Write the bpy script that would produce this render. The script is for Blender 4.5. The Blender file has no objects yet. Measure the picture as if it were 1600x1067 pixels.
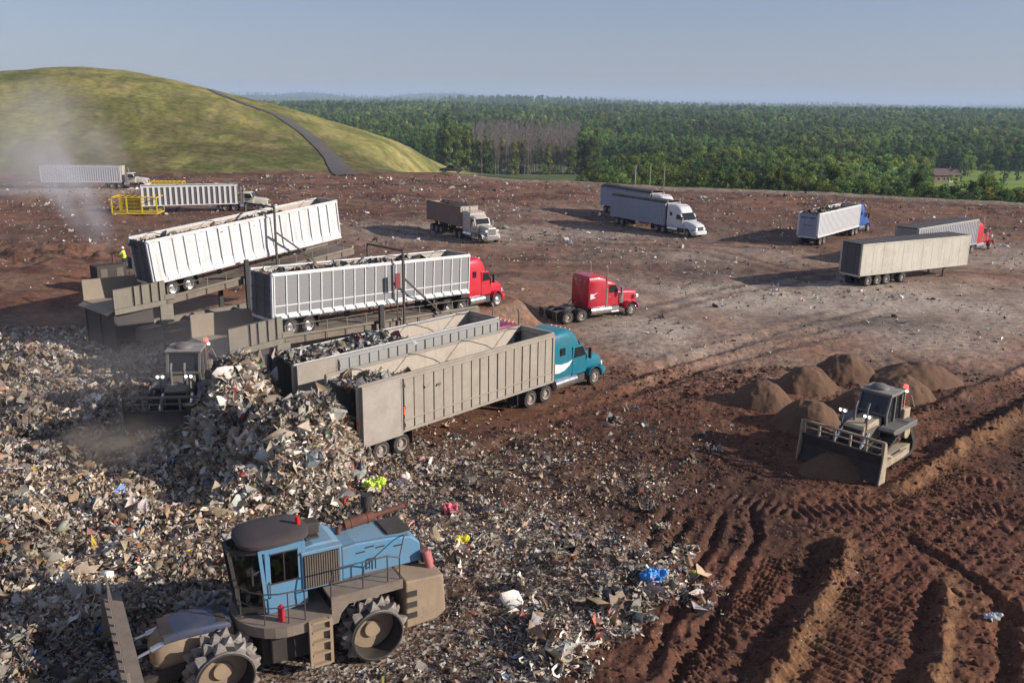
import bpy, math, random
import numpy as np
from mathutils import Vector, Matrix
random.seed(7); RNG = np.random.default_rng(11)
sc = bpy.context.scene; COL = sc.collection
# ------------------------------------------------------------------ camera
CH, CF = 16.8, 1400.0
ROLL = math.radians(0.72); PIT = math.atan((533.5-157)/CF)
_f = np.array([0, math.cos(PIT), -math.sin(PIT)]); _u0 = np.array([0, math.sin(PIT), math.cos(PIT)]); _r0 = np.array([1., 0, 0])
_r = math.cos(ROLL)*_r0+math.sin(ROLL)*_u0; _u = -math.sin(ROLL)*_r0+math.cos(ROLL)*_u0
def ray(px, py): return _f+_r*(px-800)/CF-_u*(py-533.5)/CF
def G(px, py, h=0.):
    d = ray(px, py); t = (h-CH)/d[2]; return np.array([0, 0, CH])+t*d
def PX(x, y, z):
    z = z-CH; w = y*_f[1]+z*_f[2]
    return 800+CF*(x*_r[0]+y*_r[1]+z*_r[2])/w, 533.5-CF*(x*_u[0]+y*_u[1]+z*_u[2])/w
cd = bpy.data.cameras.new('camera'); cam = bpy.data.objects.new('camera', cd); COL.objects.link(cam)
cd.sensor_width = 36; cd.lens = 36*CF/1600; cd.clip_start = 0.5; cd.clip_end = 60000
M = Matrix.Identity(4)
for i in range(3): M[i][0], M[i][1], M[i][2] = _r[i], _u[i], -_f[i]
M[2][3] = CH; cam.matrix_world = M; sc.camera = cam
# ------------------------------------------------------------------ noise
_T = np.random.default_rng(3).random((512, 512))
def vn(x, y):
    xi = np.floor(x).astype(int); yi = np.floor(y).astype(int); fx = x-xi; fy = y-yi
    fx = fx*fx*(3-2*fx); fy = fy*fy*(3-2*fy)
    a = _T[xi % 512, yi % 512]; b = _T[(xi+1) % 512, yi % 512]; c = _T[xi % 512, (yi+1) % 512]; d = _T[(xi+1) % 512, (yi+1) % 512]
    return (a*(1-fx)+b*fx)*(1-fy)+(c*(1-fx)+d*fx)*fy
def fbm(x, y, o=4):
    s = 0; a = .5; t = 0
    for i in range(o):
        s = s+a*vn(x+17.3*i, y+9.1*i); t += a; x = x*2.03; y = y*2.03; a *= .5
    return s/t
def ss(a, b, x):
    t = np.clip((x-a)/(b-a), 0, 1); return t*t*(3-2*t)
# ------------------------------------------------------------------ tags
def tag(o, label=None, cat=None, group=None, kind=None):
    if label: o['label'] = label
    if cat: o['category'] = cat
    if group: o['group'] = group
    if kind: o['kind'] = kind
    return o
def empty(name, loc=(0, 0, 0), rz=0., rot=None, label=None, cat=None, group=None):
    o = bpy.data.objects.new(name, None); COL.objects.link(o); o.location = loc
    o.rotation_euler = rot if rot is not None else (0, 0, rz); o.empty_display_size = .3
    return tag(o, label, cat, group)
def np_mesh(name, V, F, mats, parent=None, fcol=None, smooth=False, vattr=None):
    """F: (n,4) or (n,3) int array"""
    me = bpy.data.meshes.new(name); k = F.shape[1]
    me.vertices.add(len(V)); me.vertices.foreach_set('co', np.ascontiguousarray(V, dtype=np.float32).ravel())
    me.loops.add(F.size); me.loops.foreach_set('vertex_index', np.ascontiguousarray(F, dtype=np.int32).ravel())
    me.polygons.add(len(F)); me.polygons.foreach_set('loop_start', np.arange(0, F.size, k, dtype=np.int32))
    if smooth: me.polygons.foreach_set('use_smooth', np.ones(len(F), dtype=bool))
    if fcol is not None:
        at = me.attributes.new('col', 'FLOAT_COLOR', 'FACE'); at.data.foreach_set('color', np.ascontiguousarray(np.c_[fcol, np.ones(len(F))], dtype=np.float32).ravel())
    if vattr is not None:
        for an, arr in vattr.items():
            at = me.attributes.new(an, 'FLOAT_COLOR', 'POINT'); at.data.foreach_set('color', np.ascontiguousarray(np.c_[arr, np.ones(len(V))], dtype=np.float32).ravel())
    me.update(calc_edges=True)
    for m in (mats if isinstance(mats, (list, tuple)) else [mats]): me.materials.append(m)
    o = bpy.data.objects.new(name, me); COL.objects.link(o)
    if parent: o.parent = parent
    return o
# ------------------------------------------------------------------ materials
def newmat(name):
    m = bpy.data.materials.new(name); m.use_nodes = True; nt = m.node_tree
    return m, nt, nt.nodes['Principled BSDF']
def nd(nt, t, **k):
    n = nt.nodes.new(t)
    for a, b in k.items(): setattr(n, a, b)
    return n
def paint(name, col, rough=.5, metal=0., dirt=.35, dcol=(.16, .11, .08), scale=1.6, streak=0., bump=0., coat=0., var=.12):
    """weathered paint or metal: noise stains of dirt over the colour, optional rain streaks"""
    m, nt, b = newmat(name); L = nt.links
    tc = nd(nt, 'ShaderNodeTexCoord'); mp = nd(nt, 'ShaderNodeMapping'); L.new(tc.outputs['Object'], mp.inputs[0])
    n1 = nd(nt, 'ShaderNodeTexNoise'); n1.inputs['Scale'].default_value = scale; n1.inputs['Detail'].default_value = 8; n1.inputs['Roughness'].default_value = .65
    L.new(mp.outputs[0], n1.inputs['Vector'])
    r1 = nd(nt, 'ShaderNodeMapRange'); r1.inputs[1].default_value = .42; r1.inputs[2].default_value = .72; r1.inputs[4].default_value = dirt
    L.new(n1.outputs['Fac'], r1.inputs[0])
    mix = nd(nt, 'ShaderNodeMix', data_type='RGBA'); mix.inputs[6].default_value = (*col, 1); mix.inputs[7].default_value = (*dcol, 1)
    fac = r1.outputs[0]
    if streak > 0:
        m2 = nd(nt, 'ShaderNodeMapping'); m2.inputs['Scale'].default_value = (3.1, 3.1, .22); L.new(tc.outputs['Object'], m2.inputs[0])
        n2 = nd(nt, 'ShaderNodeTexNoise'); n2.inputs['Scale'].default_value = 1.3; n2.inputs['Detail'].default_value = 6; L.new(m2.outputs[0], n2.inputs['Vector'])
        r2 = nd(nt, 'ShaderNodeMapRange'); r2.inputs[1].default_value = .46; r2.inputs[2].default_value = .74; r2.inputs[4].default_value = streak
        L.new(n2.outputs['Fac'], r2.inputs[0]); ad = nd(nt, 'ShaderNodeMath', operation='MAXIMUM'); L.new(fac, ad.inputs[0]); L.new(r2.outputs[0], ad.inputs[1]); fac = ad.outputs[0]
    L.new(fac, mix.inputs[0])
    n3 = nd(nt, 'ShaderNodeTexNoise'); n3.inputs['Scale'].default_value = scale*7; n3.inputs['Detail'].default_value = 4; L.new(mp.outputs[0], n3.inputs['Vector'])
    r3 = nd(nt, 'ShaderNodeMapRange'); r3.inputs[3].default_value = 1-var; r3.inputs[4].default_value = 1+var; L.new(n3.outputs['Fac'], r3.inputs[0])
    hs = nd(nt, 'ShaderNodeHueSaturation'); L.new(r3.outputs[0], hs.inputs['Value']); L.new(mix.outputs[2], hs.inputs['Color'])
    L.new(hs.outputs[0], b.inputs['Base Color'])
    rr = nd(nt, 'ShaderNodeMapRange'); rr.inputs[3].default_value = rough; rr.inputs[4].default_value = min(1, rough+.35); L.new(fac, rr.inputs[0]); L.new(rr.outputs[0], b.inputs['Roughness'])
    b.inputs['Metallic'].default_value = metal; b.inputs['Coat Weight'].default_value = coat
    if bump:
        bp = nd(nt, 'ShaderNodeBump'); bp.inputs['Strength'].default_value = bump; bp.inputs['Distance'].default_value = .03; L.new(n3.outputs['Fac'], bp.inputs['Height']); L.new(bp.outputs[0], b.inputs['Normal'])
    return m
def attrmat(name, rough=.7, attr='col', noise=0., nscale=6., spec=.3, bump=0., trans=0.):
    m, nt, b = newmat(name); L = nt.links
    a = nd(nt, 'ShaderNodeAttribute', attribute_name=attr); src = a.outputs['Color']
    if noise:
        tc = nd(nt, 'ShaderNodeTexCoord'); n = nd(nt, 'ShaderNodeTexNoise'); n.inputs['Scale'].default_value = nscale; n.inputs['Detail'].default_value = 6; n.inputs['Roughness'].default_value = .7
        L.new(tc.outputs['Object'], n.inputs['Vector'])
        r = nd(nt, 'ShaderNodeMapRange'); r.inputs[1].default_value = .3; r.inputs[2].default_value = .7; r.inputs[3].default_value = 1-noise; r.inputs[4].default_value = 1+noise; L.new(n.outputs['Fac'], r.inputs[0])
        h = nd(nt, 'ShaderNodeHueSaturation'); L.new(r.outputs[0], h.inputs['Value']); L.new(src, h.inputs['Color']); src = h.outputs[0]
        if bump:
            bp = nd(nt, 'ShaderNodeBump'); bp.inputs['Strength'].default_value = bump; bp.inputs['Distance'].default_value = .06; L.new(n.outputs['Fac'], bp.inputs['Height']); L.new(bp.outputs[0], b.inputs['Normal'])
    L.new(src, b.inputs['Base Color']); b.inputs['Roughness'].default_value = rough; b.inputs['Specular IOR Level'].default_value = spec
    if trans:
        b.inputs['Transmission Weight'].default_value = 0
        tr = nd(nt, 'ShaderNodeBsdfTranslucent'); L.new(src, tr.inputs['Color']); mx = nd(nt, 'ShaderNodeMixShader'); mx.inputs[0].default_value = trans
        L.new(b.outputs[0], mx.inputs[1]); L.new(tr.outputs[0], mx.inputs[2]); L.new(mx.outputs[0], nt.nodes['Material Output'].inputs['Surface'])
    return m
def glow(name, col, s):
    m, nt, b = newmat(name); b.inputs['Base Color'].default_value = (*col, 1); b.inputs['Emission Color'].default_value = (*col, 1); b.inputs['Emission Strength'].default_value = s; return m
DUST = (.17, .115, .085)
MT = dict(
    tyre=paint('tyre_rubber', (.022, .02, .019), .85, dirt=.75, dcol=(.10, .075, .06), scale=2.5),
    rim=paint('polished_rim', (.62, .61, .6), .3, .7, dirt=.5, dcol=(.3, .24, .2), scale=3),
    rim_d=paint('dusty_rim', (.36, .31, .27), .7, .1, dirt=.6, dcol=(.2, .14, .11), scale=3),
    black=paint('black_steel', (.02, .02, .021), .6, dirt=.35, dcol=(.09, .065, .05)),
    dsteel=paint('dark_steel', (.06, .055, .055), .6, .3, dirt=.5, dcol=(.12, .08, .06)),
    chrome=paint('chrome', (.75, .75, .75), .18, .9, dirt=.3, dcol=(.3, .24, .2)),
    alu=paint('worn_aluminium', (.40, .40, .39), .45, .5, dirt=.45, dcol=(.28, .23, .19), streak=.4),
    glass=paint('dark_glass', (.015, .018, .02), .08, dirt=.15, dcol=(.1, .08, .07)),
    red=paint('red_paint', (.46, .012, .035), .35, dirt=.3, coat=.3, dcol=(.3, .06, .05)),
    redT3=paint('bright_red_paint', (.52, .012, .03), .35, dirt=.28, coat=.3, dcol=(.3, .06, .05)),
    maroon=paint('maroon_paint', (.17, .01, .05), .28, dirt=.15, coat=.3),
    teal=paint('teal_paint', (.006, .15, .21), .35, dirt=.35, coat=.3, dcol=(.08, .14, .15)),
    blue=paint('blue_paint', (.03, .10, .34), .35, dirt=.2, coat=.2),
    cream=paint('cream_paint', (.52, .47, .39), .4, dirt=.2, coat=.1),
    white=paint('white_paint', (.64, .64, .64), .4, dirt=.22, dcol=(.4, .34, .29), coat=.1),
    beige=paint('weathered_beige', (.325, .285, .235), .75, dirt=.6, dcol=(.25, .19, .145), scale=.9, streak=.5),
    bdoor=paint('scuffed_grey_steel', (.36, .32, .28), .65, .1, dirt=.6, dcol=(.26, .2, .155), scale=.8, streak=.25),
    inner=paint('scoured_inner_wall', (.46, .40, .33), .6, .1, dirt=.6, dcol=(.27, .2, .15), scale=.8, streak=.5),
    wpanel=paint('grimy_white_panel', (.66, .66, .66), .5, dirt=.45, dcol=(.36, .30, .25), scale=1.1, streak=.6),
    gpanel=paint('grey_panel', (.23, .23, .235), .5, .25, dirt=.3, dcol=(.22, .18, .15), scale=.9, streak=.4),
    bluegrey=paint('bluegrey_panel', (.33, .35, .43), .55, .1, dirt=.3, dcol=(.25, .22, .2), streak=.3),
    dgrey=paint('dark_grey_panel', (.085, .08, .085), .6, .1, dirt=.4, dcol=(.16, .12, .1), streak=.3),
    boxw=paint('dusty_cream_panel', (.52, .485, .41), .65, dirt=.55, dcol=(.29, .235, .175), scale=.55, streak=.42),
    brownside=paint('brown_side', (.24, .15, .11), .7, dirt=.5, dcol=(.16, .1, .08), scale=.8),
    tarp=paint('black_tarp', (.03, .03, .034), .75, dirt=.5, dcol=(.1, .085, .08), scale=.8, bump=.4),
    gtarp=paint('grey_tarp', (.085, .08, .078), .8, dirt=.5, dcol=(.14, .11, .09), scale=.7, bump=.4),
    olive=paint('olive_steel', (.205, .185, .145), .7, .1, dirt=.55, dcol=(.14, .1, .075), streak=.4),
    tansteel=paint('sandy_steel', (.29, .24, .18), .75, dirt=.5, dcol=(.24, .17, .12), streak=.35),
    rust=paint('rusty_steel', (.17, .07, .045), .8, .2, dirt=.6, dcol=(.08, .04, .03), scale=4),
    cblue=paint('sky_blue_paint', (.09, .245, .40), .5, dirt=.6, dcol=(.18, .17, .155), scale=2.1, streak=.5),
    cbluetop=paint('dusty_blue_paint', (.16, .28, .38), .6, dirt=.75, dcol=(.22, .2, .185), scale=1.2),
    cdeck=paint('dusty_deck_steel', (.21, .165, .13), .85, dirt=.7, dcol=(.13, .095, .075), scale=2),
    ctan=paint('muddy_tan_steel', (.33, .24, .155), .7, dirt=.65, dcol=(.2, .14, .1), scale=1.2, streak=.4),
    cdark=paint('grimy_dark_steel', (.04, .034, .032), .7, .2, dirt=.6, dcol=(.1, .075, .06)),
    croof=paint('dark_roof', (.05, .038, .038), .75, dirt=.5, dcol=(.08, .062, .055)),
    cleat=paint('worn_cleat_steel', (.27, .24, .215), .6, .2, dirt=.75, dcol=(.11, .08, .065), scale=3),
    grille=paint('brown_grille', (.13, .105, .085), .8, dirt=.5, dcol=(.08, .06, .05)),
    yellow=paint('yellow_paint', (.62, .43, .025), .55, dirt=.25, dcol=(.3, .2, .06)),
    dozer=paint('dozer_cream', (.41, .33, .23), .7, dirt=.75, dcol=(.17, .105, .07), scale=2),
    dgun=paint('dozer_grey', (.16, .155, .15), .6, .2, dirt=.6, dcol=(.15, .11, .08)),
    orange=paint('orange_lens', (.7, .12, .04), .3, dirt=.05), redlens=paint('red_lens', (.6, .02, .02), .25, dirt=.05),
    lamp=glow('lit_work_lamp', (1, .95, .85), 6.0), beacon=glow('lit_red_beacon', (1, .10, .08), 1.6),
    lens=paint('lamp_lens', (.7, .7, .68), .15, dirt=.1),
)
# ------------------------------------------------------------------ mesh builder
GXF = [None]
class MB:
    def __init__(s): s.v = []; s.f = []; s.m = []; s.cm = 0
    def add(s, V, F):
        o = len(s.v); s.v += [tuple(map(float, p)) for p in V]
        for f in F: s.f.append([o+i for i in f]); s.m.append(s.cm)
        return s
    def box(s, x0, x1, y0, y1, z0, z1):
        return s.add([(x, y, z) for x in (x0, x1) for y in (y0, y1) for z in (z0, z1)], [(0, 1, 3, 2), (4, 6, 7, 5), (0, 4, 5, 1), (2, 3, 7, 6), (0, 2, 6, 4), (1, 5, 7, 3)])
    def bar(s, p, q, w, h, up=(0, 0, 1)):
        p = Vector(p); q = Vector(q); d = (q-p).normalized(); u = Vector(up)
        if abs(d.dot(u)) > .98: u = Vector((1, 0, 0))
        sd = d.cross(u).normalized(); u = sd.cross(d)
        V = []
        for c in (p, q):
            for a, b in ((-1, -1), (1, -1), (1, 1), (-1, 1)): V.append(c+sd*a*w/2+u*b*h/2)
        return s.add(V, [(3, 2, 1, 0), (4, 5, 6, 7), (0, 1, 5, 4), (1, 2, 6, 5), (2, 3, 7, 6), (3, 0, 4, 7)])
    def cyl(s, p, q, r, r2=None, n=14, caps=True):
        p = Vector(p); q = Vector(q); d = (q-p).normalized(); u = Vector((0, 0, 1)) if abs(d.z) < .9 else Vector((1, 0, 0))
        a = d.cross(u).normalized(); b = d.cross(a); r2 = r if r2 is None else r2
        V = [p+(a*math.cos(t)+b*math.sin(t))*r for t in [2*math.pi*i/n for i in range(n)]]+[q+(a*math.cos(t)+b*math.sin(t))*r2 for t in [2*math.pi*i/n for i in range(n)]]
        F = [(i, (i+1) % n, n+(i+1) % n, n+i) for i in range(n)]
        if caps: F += [tuple(range(n))[::-1], tuple(range(n, 2*n))]
        return s.add(V, F)
    def tube(s, pts, r, n=6):
        pts = [Vector(p) for p in pts]
        for a, b in zip(pts, pts[1:]): s.cyl(a, b, r, n=n)
        return s
    def prism(s, poly, y0, y1, ax='y'):
        n = len(poly); P = (lambda a, b, c: (a, c, b)) if ax == 'y' else (lambda a, b, c: (c, a, b)) if ax == 'x' else (lambda a, b, c: (a, b, c))
        V = [P(a, b, y0) for a, b in poly]+[P(a, b, y1) for a, b in poly]
        return s.add(V, [(i, (i+1) % n, n+(i+1) % n, n+i) for i in range(n)]+[tuple(range(n))[::-1], tuple(range(n, 2*n))])
    def loft(s, secs, n=20, e=5.):
        """secs: (x, zb, zt, halfwidth bottom, halfwidth top); rounded rectangle rings along x"""
        V = []
        for x, zb, zt, wb, wt in secs:
            for i in range(n):
                t = 2*math.pi*(i+.5)/n; c = math.cos(t); q = math.sin(t)
                a = math.copysign(abs(c)**(2/e), c); b = math.copysign(abs(q)**(2/e), q)
                k = (b+1)/2; w = wb+(wt-wb)*k; V.append((x, a*w, zb+(zt-zb)*k))
        F = []
        for j in range(len(secs)-1):
            for i in range(n): F.append((j*n+i, j*n+(i+1) % n, (j+1)*n+(i+1) % n, (j+1)*n+i))
        F += [tuple(range(n))[::-1], tuple(range((len(secs)-1)*n, len(secs)*n))]
        return s.add(V, F)
    def lathe(s, prof, axis='y', n=24, c=(0, 0, 0)):
        """prof: (r, a) pairs revolved about the axis through c"""
        V = []; k = len(prof)
        for i in range(n):
            t = 2*math.pi*i/n
            for r, a in prof:
                p = (r*math.cos(t), a, r*math.sin(t)) if axis == 'y' else (r*math.cos(t), r*math.sin(t), a)
                V.append((p[0]+c[0], p[1]+c[1], p[2]+c[2]))
        return s.add(V, [(i*k+j, i*k+j+1, ((i+1) % n)*k+j+1, ((i+1) % n)*k+j) for i in range(n) for j in range(k-1)])
    def build(s, name, mats, parent=None, bevel=0., smooth=False, loc=None, label=None, xf=None):
        if xf: s.v = [xf(v) for v in s.v]
        if GXF[0]: s.v = [GXF[0](v) for v in s.v]
        me = bpy.data.meshes.new(name); me.from_pydata(s.v, [], s.f)
        mats = mats if isinstance(mats, (list, tuple)) else [mats]
        for m in mats: me.materials.append(MT[m] if isinstance(m, str) else m)
        if len(mats) > 1: me.polygons.foreach_set('material_index', s.m)
        import bmesh
        bm = bmesh.new(); bm.from_mesh(me); bmesh.ops.recalc_face_normals(bm, faces=bm.faces[:]); bm.to_mesh(me); bm.free()
        o = bpy.data.objects.new(name, me); COL.objects.link(o)
        if parent: o.parent = parent
        if loc: o.location = loc
        if smooth: smooth_by_angle(me)
        if bevel:
            b = o.modifiers.new('bevel', 'BEVEL'); b.width = bevel; b.segments = 2; b.limit_method = 'ANGLE'; b.angle_limit = .6
        if label: o['label'] = label
        return o
def smooth_by_angle(me, ang=.65):
    me.polygons.foreach_set('use_smooth', np.ones(len(me.polygons), dtype=bool))
    try: me.set_sharp_from_angle(angle=ang)
    except Exception: pass
def put(mesh_src, name, parent, loc, rot=(0, 0, 0)):
    o = bpy.data.objects.new(name, mesh_src); COL.objects.link(o); o.parent = parent; o.location = loc; o.rotation_euler = rot; return o
# ------------------------------------------------------------------ terrain
HT = math.radians
EX = np.array([-400, -170, -109, -73, -40, -15.7, -10.7, -.5, 14, 30, 41, 65, 90, 130, 200, 320.])
EY = np.array([150, 178, 190, 200, 212, 214, 208, 200, 193, 185, 182, 174, 160, 138, 100, 40.])
_cr = [(-700, 160), (-250, 132), (-100, 119), (0, 112), (70, 107), (130, 106), (200, 113), (260, 124), (330, 140), (450, 170), (560, 205), (640, 234), (690, 262), (760, 296), (850, 330)]
_cx, _cz = [], []
for a in _cr:
    d = ray(*a); t = 330/d[1]; _cx.append(d[0]*t); _cz.append(CH+d[2]*t)
FLOOR = -20.
def edge(x): return np.interp(x, EX, EY)
def path_ds(x, y, pts):
    """distance (signed, + on the left) and arc length along a polyline"""
    best = np.full(x.shape, 1e9); sg = np.zeros(x.shape); S = np.zeros(x.shape); acc = 0.
    for (ax, ay), (bx, by) in zip(pts, pts[1:]):
        dx, dy = bx-ax, by-ay; L = math.hypot(dx, dy)
        t = np.clip(((x-ax)*dx+(y-ay)*dy)/L**2, 0, 1); qx = ax+t*dx; qy = ay+t*dy
        d = np.hypot(x-qx, y-qy); cr = (dx*(y-ay)-dy*(x-ax)); w = d < best
        best = np.where(w, d, best); sg = np.where(w, np.sign(cr), sg); S = np.where(w, acc+t*L, S); acc += L
    return best*sg, S, acc
def W(*px): return [tuple(G(*p)[:2]) for p in px]
RUTS = [  # (path, list of (kind, offset, width, height)), cleats
    # long dozer cut with its windrows
    (W((1385, 770), (1430, 742), (1500, 700), (1600, 642), (1760, 560)), [(-.0, .40, .52), (1.4, .9, -.24), (3.4, .40, .22)], None),
    (W((1300, 838), (1322, 868), (1300, 915), (1262, 975), (1205, 1067), (1150, 1150)), [(0, .36, .42), (-.9, .42, -.20), (.9, .5, .08)], None),
    (W((1480, 905), (1474, 985), (1455, 1067), (1430, 1160)), [(0, .26, .28), (-.55, .32, -.20)], None),
    (W((1232, 862), (1175, 940), (1110, 1010), (1040, 1085)), [(.0, .42, -.04)], (.34, .32, .095)),
    (W((1175, 782), (1180, 840), (1140, 925), (1060, 1050), (1010, 1120)), [(0, .17, -.22), (-.4, .16, .08), (.4, .16, .09)], None),
    (W((1135, 790), (1105, 860), (1060, 950), (1000, 1067)), [(0, .16, -.2), (.38, .16, .09), (-.38, .16, .07)], None),
    (W((1085, 800), (1050, 850), (1000, 920)), [(0, .17, -.2), (.4, .2, .1)], None),
    (W((1050, 790), (1010, 850), (965, 905)), [(0, .17, -.2), (.4, .2, .08)], None),
    (W((1392, 858), (1372, 925), (1330, 1000), (1275, 1090)), [(.6, .3, -.06), (-.6, .3, -.05)], (.40, .42, .055)),
    (W((1440, 890), (1420, 950), (1385, 1020), (1340, 1090)), [(.5, .25, -.08), (-.5, .2, .06)], (.38, .34, .055)),
    (W((1405, 825), (1450, 860), (1520, 900), (1575, 950), (1620, 1010)), [(0, .16, -.16), (.35, .2, .12)], None),
    (W((1560, 930), (1575, 1000), (1560, 1100)), [(0, .3, -.22), (.6, .3, .16)], None),
    (W((1130, 725), (1000, 800), (900, 880)), [(0, .3, -.08), (.7, .3, .05)], None),
    (W((1330, 905), (1300, 960), (1260, 1020), (1220, 1090)), [(0, .4, -.03)], (.36, .34, .06)),
    (W((1600, 760), (1500, 745), (1400, 790), (1240, 800), (1120, 770)), [(0, .5, -.04)], (.42, .34, .05)),
    (W((1600, 800), (1520, 790), (1440, 815)), [(0, .5, -.04)], (.42, .40, .05)),
    # wheel lanes of the trucks
    (W((600, 735), (760, 668), (960, 596), (1130, 545), (1240, 510), (1350, 480)), [(-.2, .45, -.10), (-2.1, .45, -.12), (-1.1, .4, .06), (.8, .4, .07)], None),
    (W((960, 620), (1100, 580), (1230, 545), (1330, 520)), [(0, .4, -.11), (2.0, .4, -.12), (1.0, .5, .08), (-1.0, .5, .06)], None),
    (W((1000, 640), (1120, 608), (1200, 585)), [(0, .35, -.08), (1.9, .35, -.08)], None),
    (W((620, 745), (800, 690), (1000, 655), (1100, 640)), [(0, .4, -.07), (2, .4, -.07)], None),
    (W((990, 500), (1150, 455), (1300, 430), (1500, 425), (1650, 432)), [(0, .6, -.09), (2.2, .6, -.09)], None),
    (W((560, 352), (700, 372), (930, 385), (1100, 395), (1300, 445)), [(0, .8, -.07), (2.6, .8, -.07)], None),
    (W((760, 360), (950, 380), (1250, 390), (1600, 410)), [(0, .8, -.07), (2.6, .8, -.07)], None),
    (W((600, 300), (800, 318), (940, 345), (1200, 372)), [(0, .9, -.10), (2.6, .9, -.1)], None),
]
# mound of every soil heap the trucks left: centre px, radius, height
def blob(x, y, px, rx, ry, h=0.):
    """soft ellipse (world metres) centred where the photo shows it"""
    c = G(*px, h); return np.exp(-(((x-c[0])/rx)**2+((y-c[1])/ry)**2))
# level standings of the parked rigs: (x, y, heading, from, to)
PADS = [(-8., 40., 47.5, -1, 20), (-11.65, 43.15, 46.6, -1, 20), (4.3, 69.1, 31, -2, 7), (*G(222, 322.5, 1.12)[:2], 21, -1, 22), (*G(64, 284.5, 1.12)[:2], 4, -1, 22), (*G(667, 341, 1.55)[:2], -57, -1, 17), (*G(954, 336.5, 1.12)[:2], -58, -1, 20), (*G(938, 319, 1.12)[:2], -62, -1, 20), (*G(1277, 371.5, 1.12)[:2], 50.5, -1, 22), (32.3, 84.9, 28, -1, 17), (42.8, 97.3, 39.5, -1, 22), (-4.9, 25.8, 209.5, -2, 6), (17.75, 41.5, 222, -2, 2.5)]
def garb_mask(x, y):
    """how thickly garbage covers the ground, 0..1"""
    m = np.zeros(x.shape)
    nz = fbm(x*.16+3, y*.16+8, 4)
    # working face on the left
    pl = W((420, 1250), (330, 900), (395, 800), (470, 720), (420, 640), (330, 600), (250, 560), (190, 545), (90, 520), (-200, 505), (-900, 520))
    d, s, a = path_ds(x, y, pl)
    inside = (d > 0)
    m = np.where(inside, np.clip(.55+.5*np.abs(d)/3, 0, 1), np.clip(.55-np.abs(d)/6, 0, 1))
    # strewn field in the middle foreground
    ct = [((900, 990), 7.5, 6, 1.), ((800, 860), 7, 7, .85), ((760, 730), 7, 5.5, .75), ((620, 800), 5, 6, 1.), ((960, 760), 7, 5, .55), ((680, 1040), 8, 4, .9), ((1000, 900), 4.0, 4.0, .9), ((560, 960), 6, 5, .9), ((880, 690), 7, 4, .35), ((1180, 690), 3.4, 2.4, .5), ((1400, 800), 4, 1.2, .25)]
    for p, rx, ry, k in ct: m = np.maximum(m, k*1.25*blob(x, y, p, rx, ry))
    cut = path_ds(x, y, W((1150, 690), (1080, 800), (1000, 960), (900, 1120)))[0]
    m = m*np.where(y < 46, ss(-.6, 2.2, -cut), 1)
    return np.clip(m*(.55+.9*nz), 0, 1)
FARHILLS = []
for px_, Y_, w_, h_ in ((482, 9200, 420, 78), (690, 9800, 560, 80), (790, 10300, 480, 74), (935, 8200, 700, 40), (1165, 9000, 520, 52), (1010, 6000, 900, 22), (1420, 7200, 900, 34), (1300, 4200, 700, 14), (600, 4800, 800, 18), (860, 3300, 500, 12), (1560, 9600, 700, 50), (380, 7000, 700, 40)):
    d_ = ray(px_, 158); FARHILLS.append((d_[0]*Y_/d_[1], Y_, w_, h_))
def hillmask(x): return 1-ss(-46, -8, x)
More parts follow.
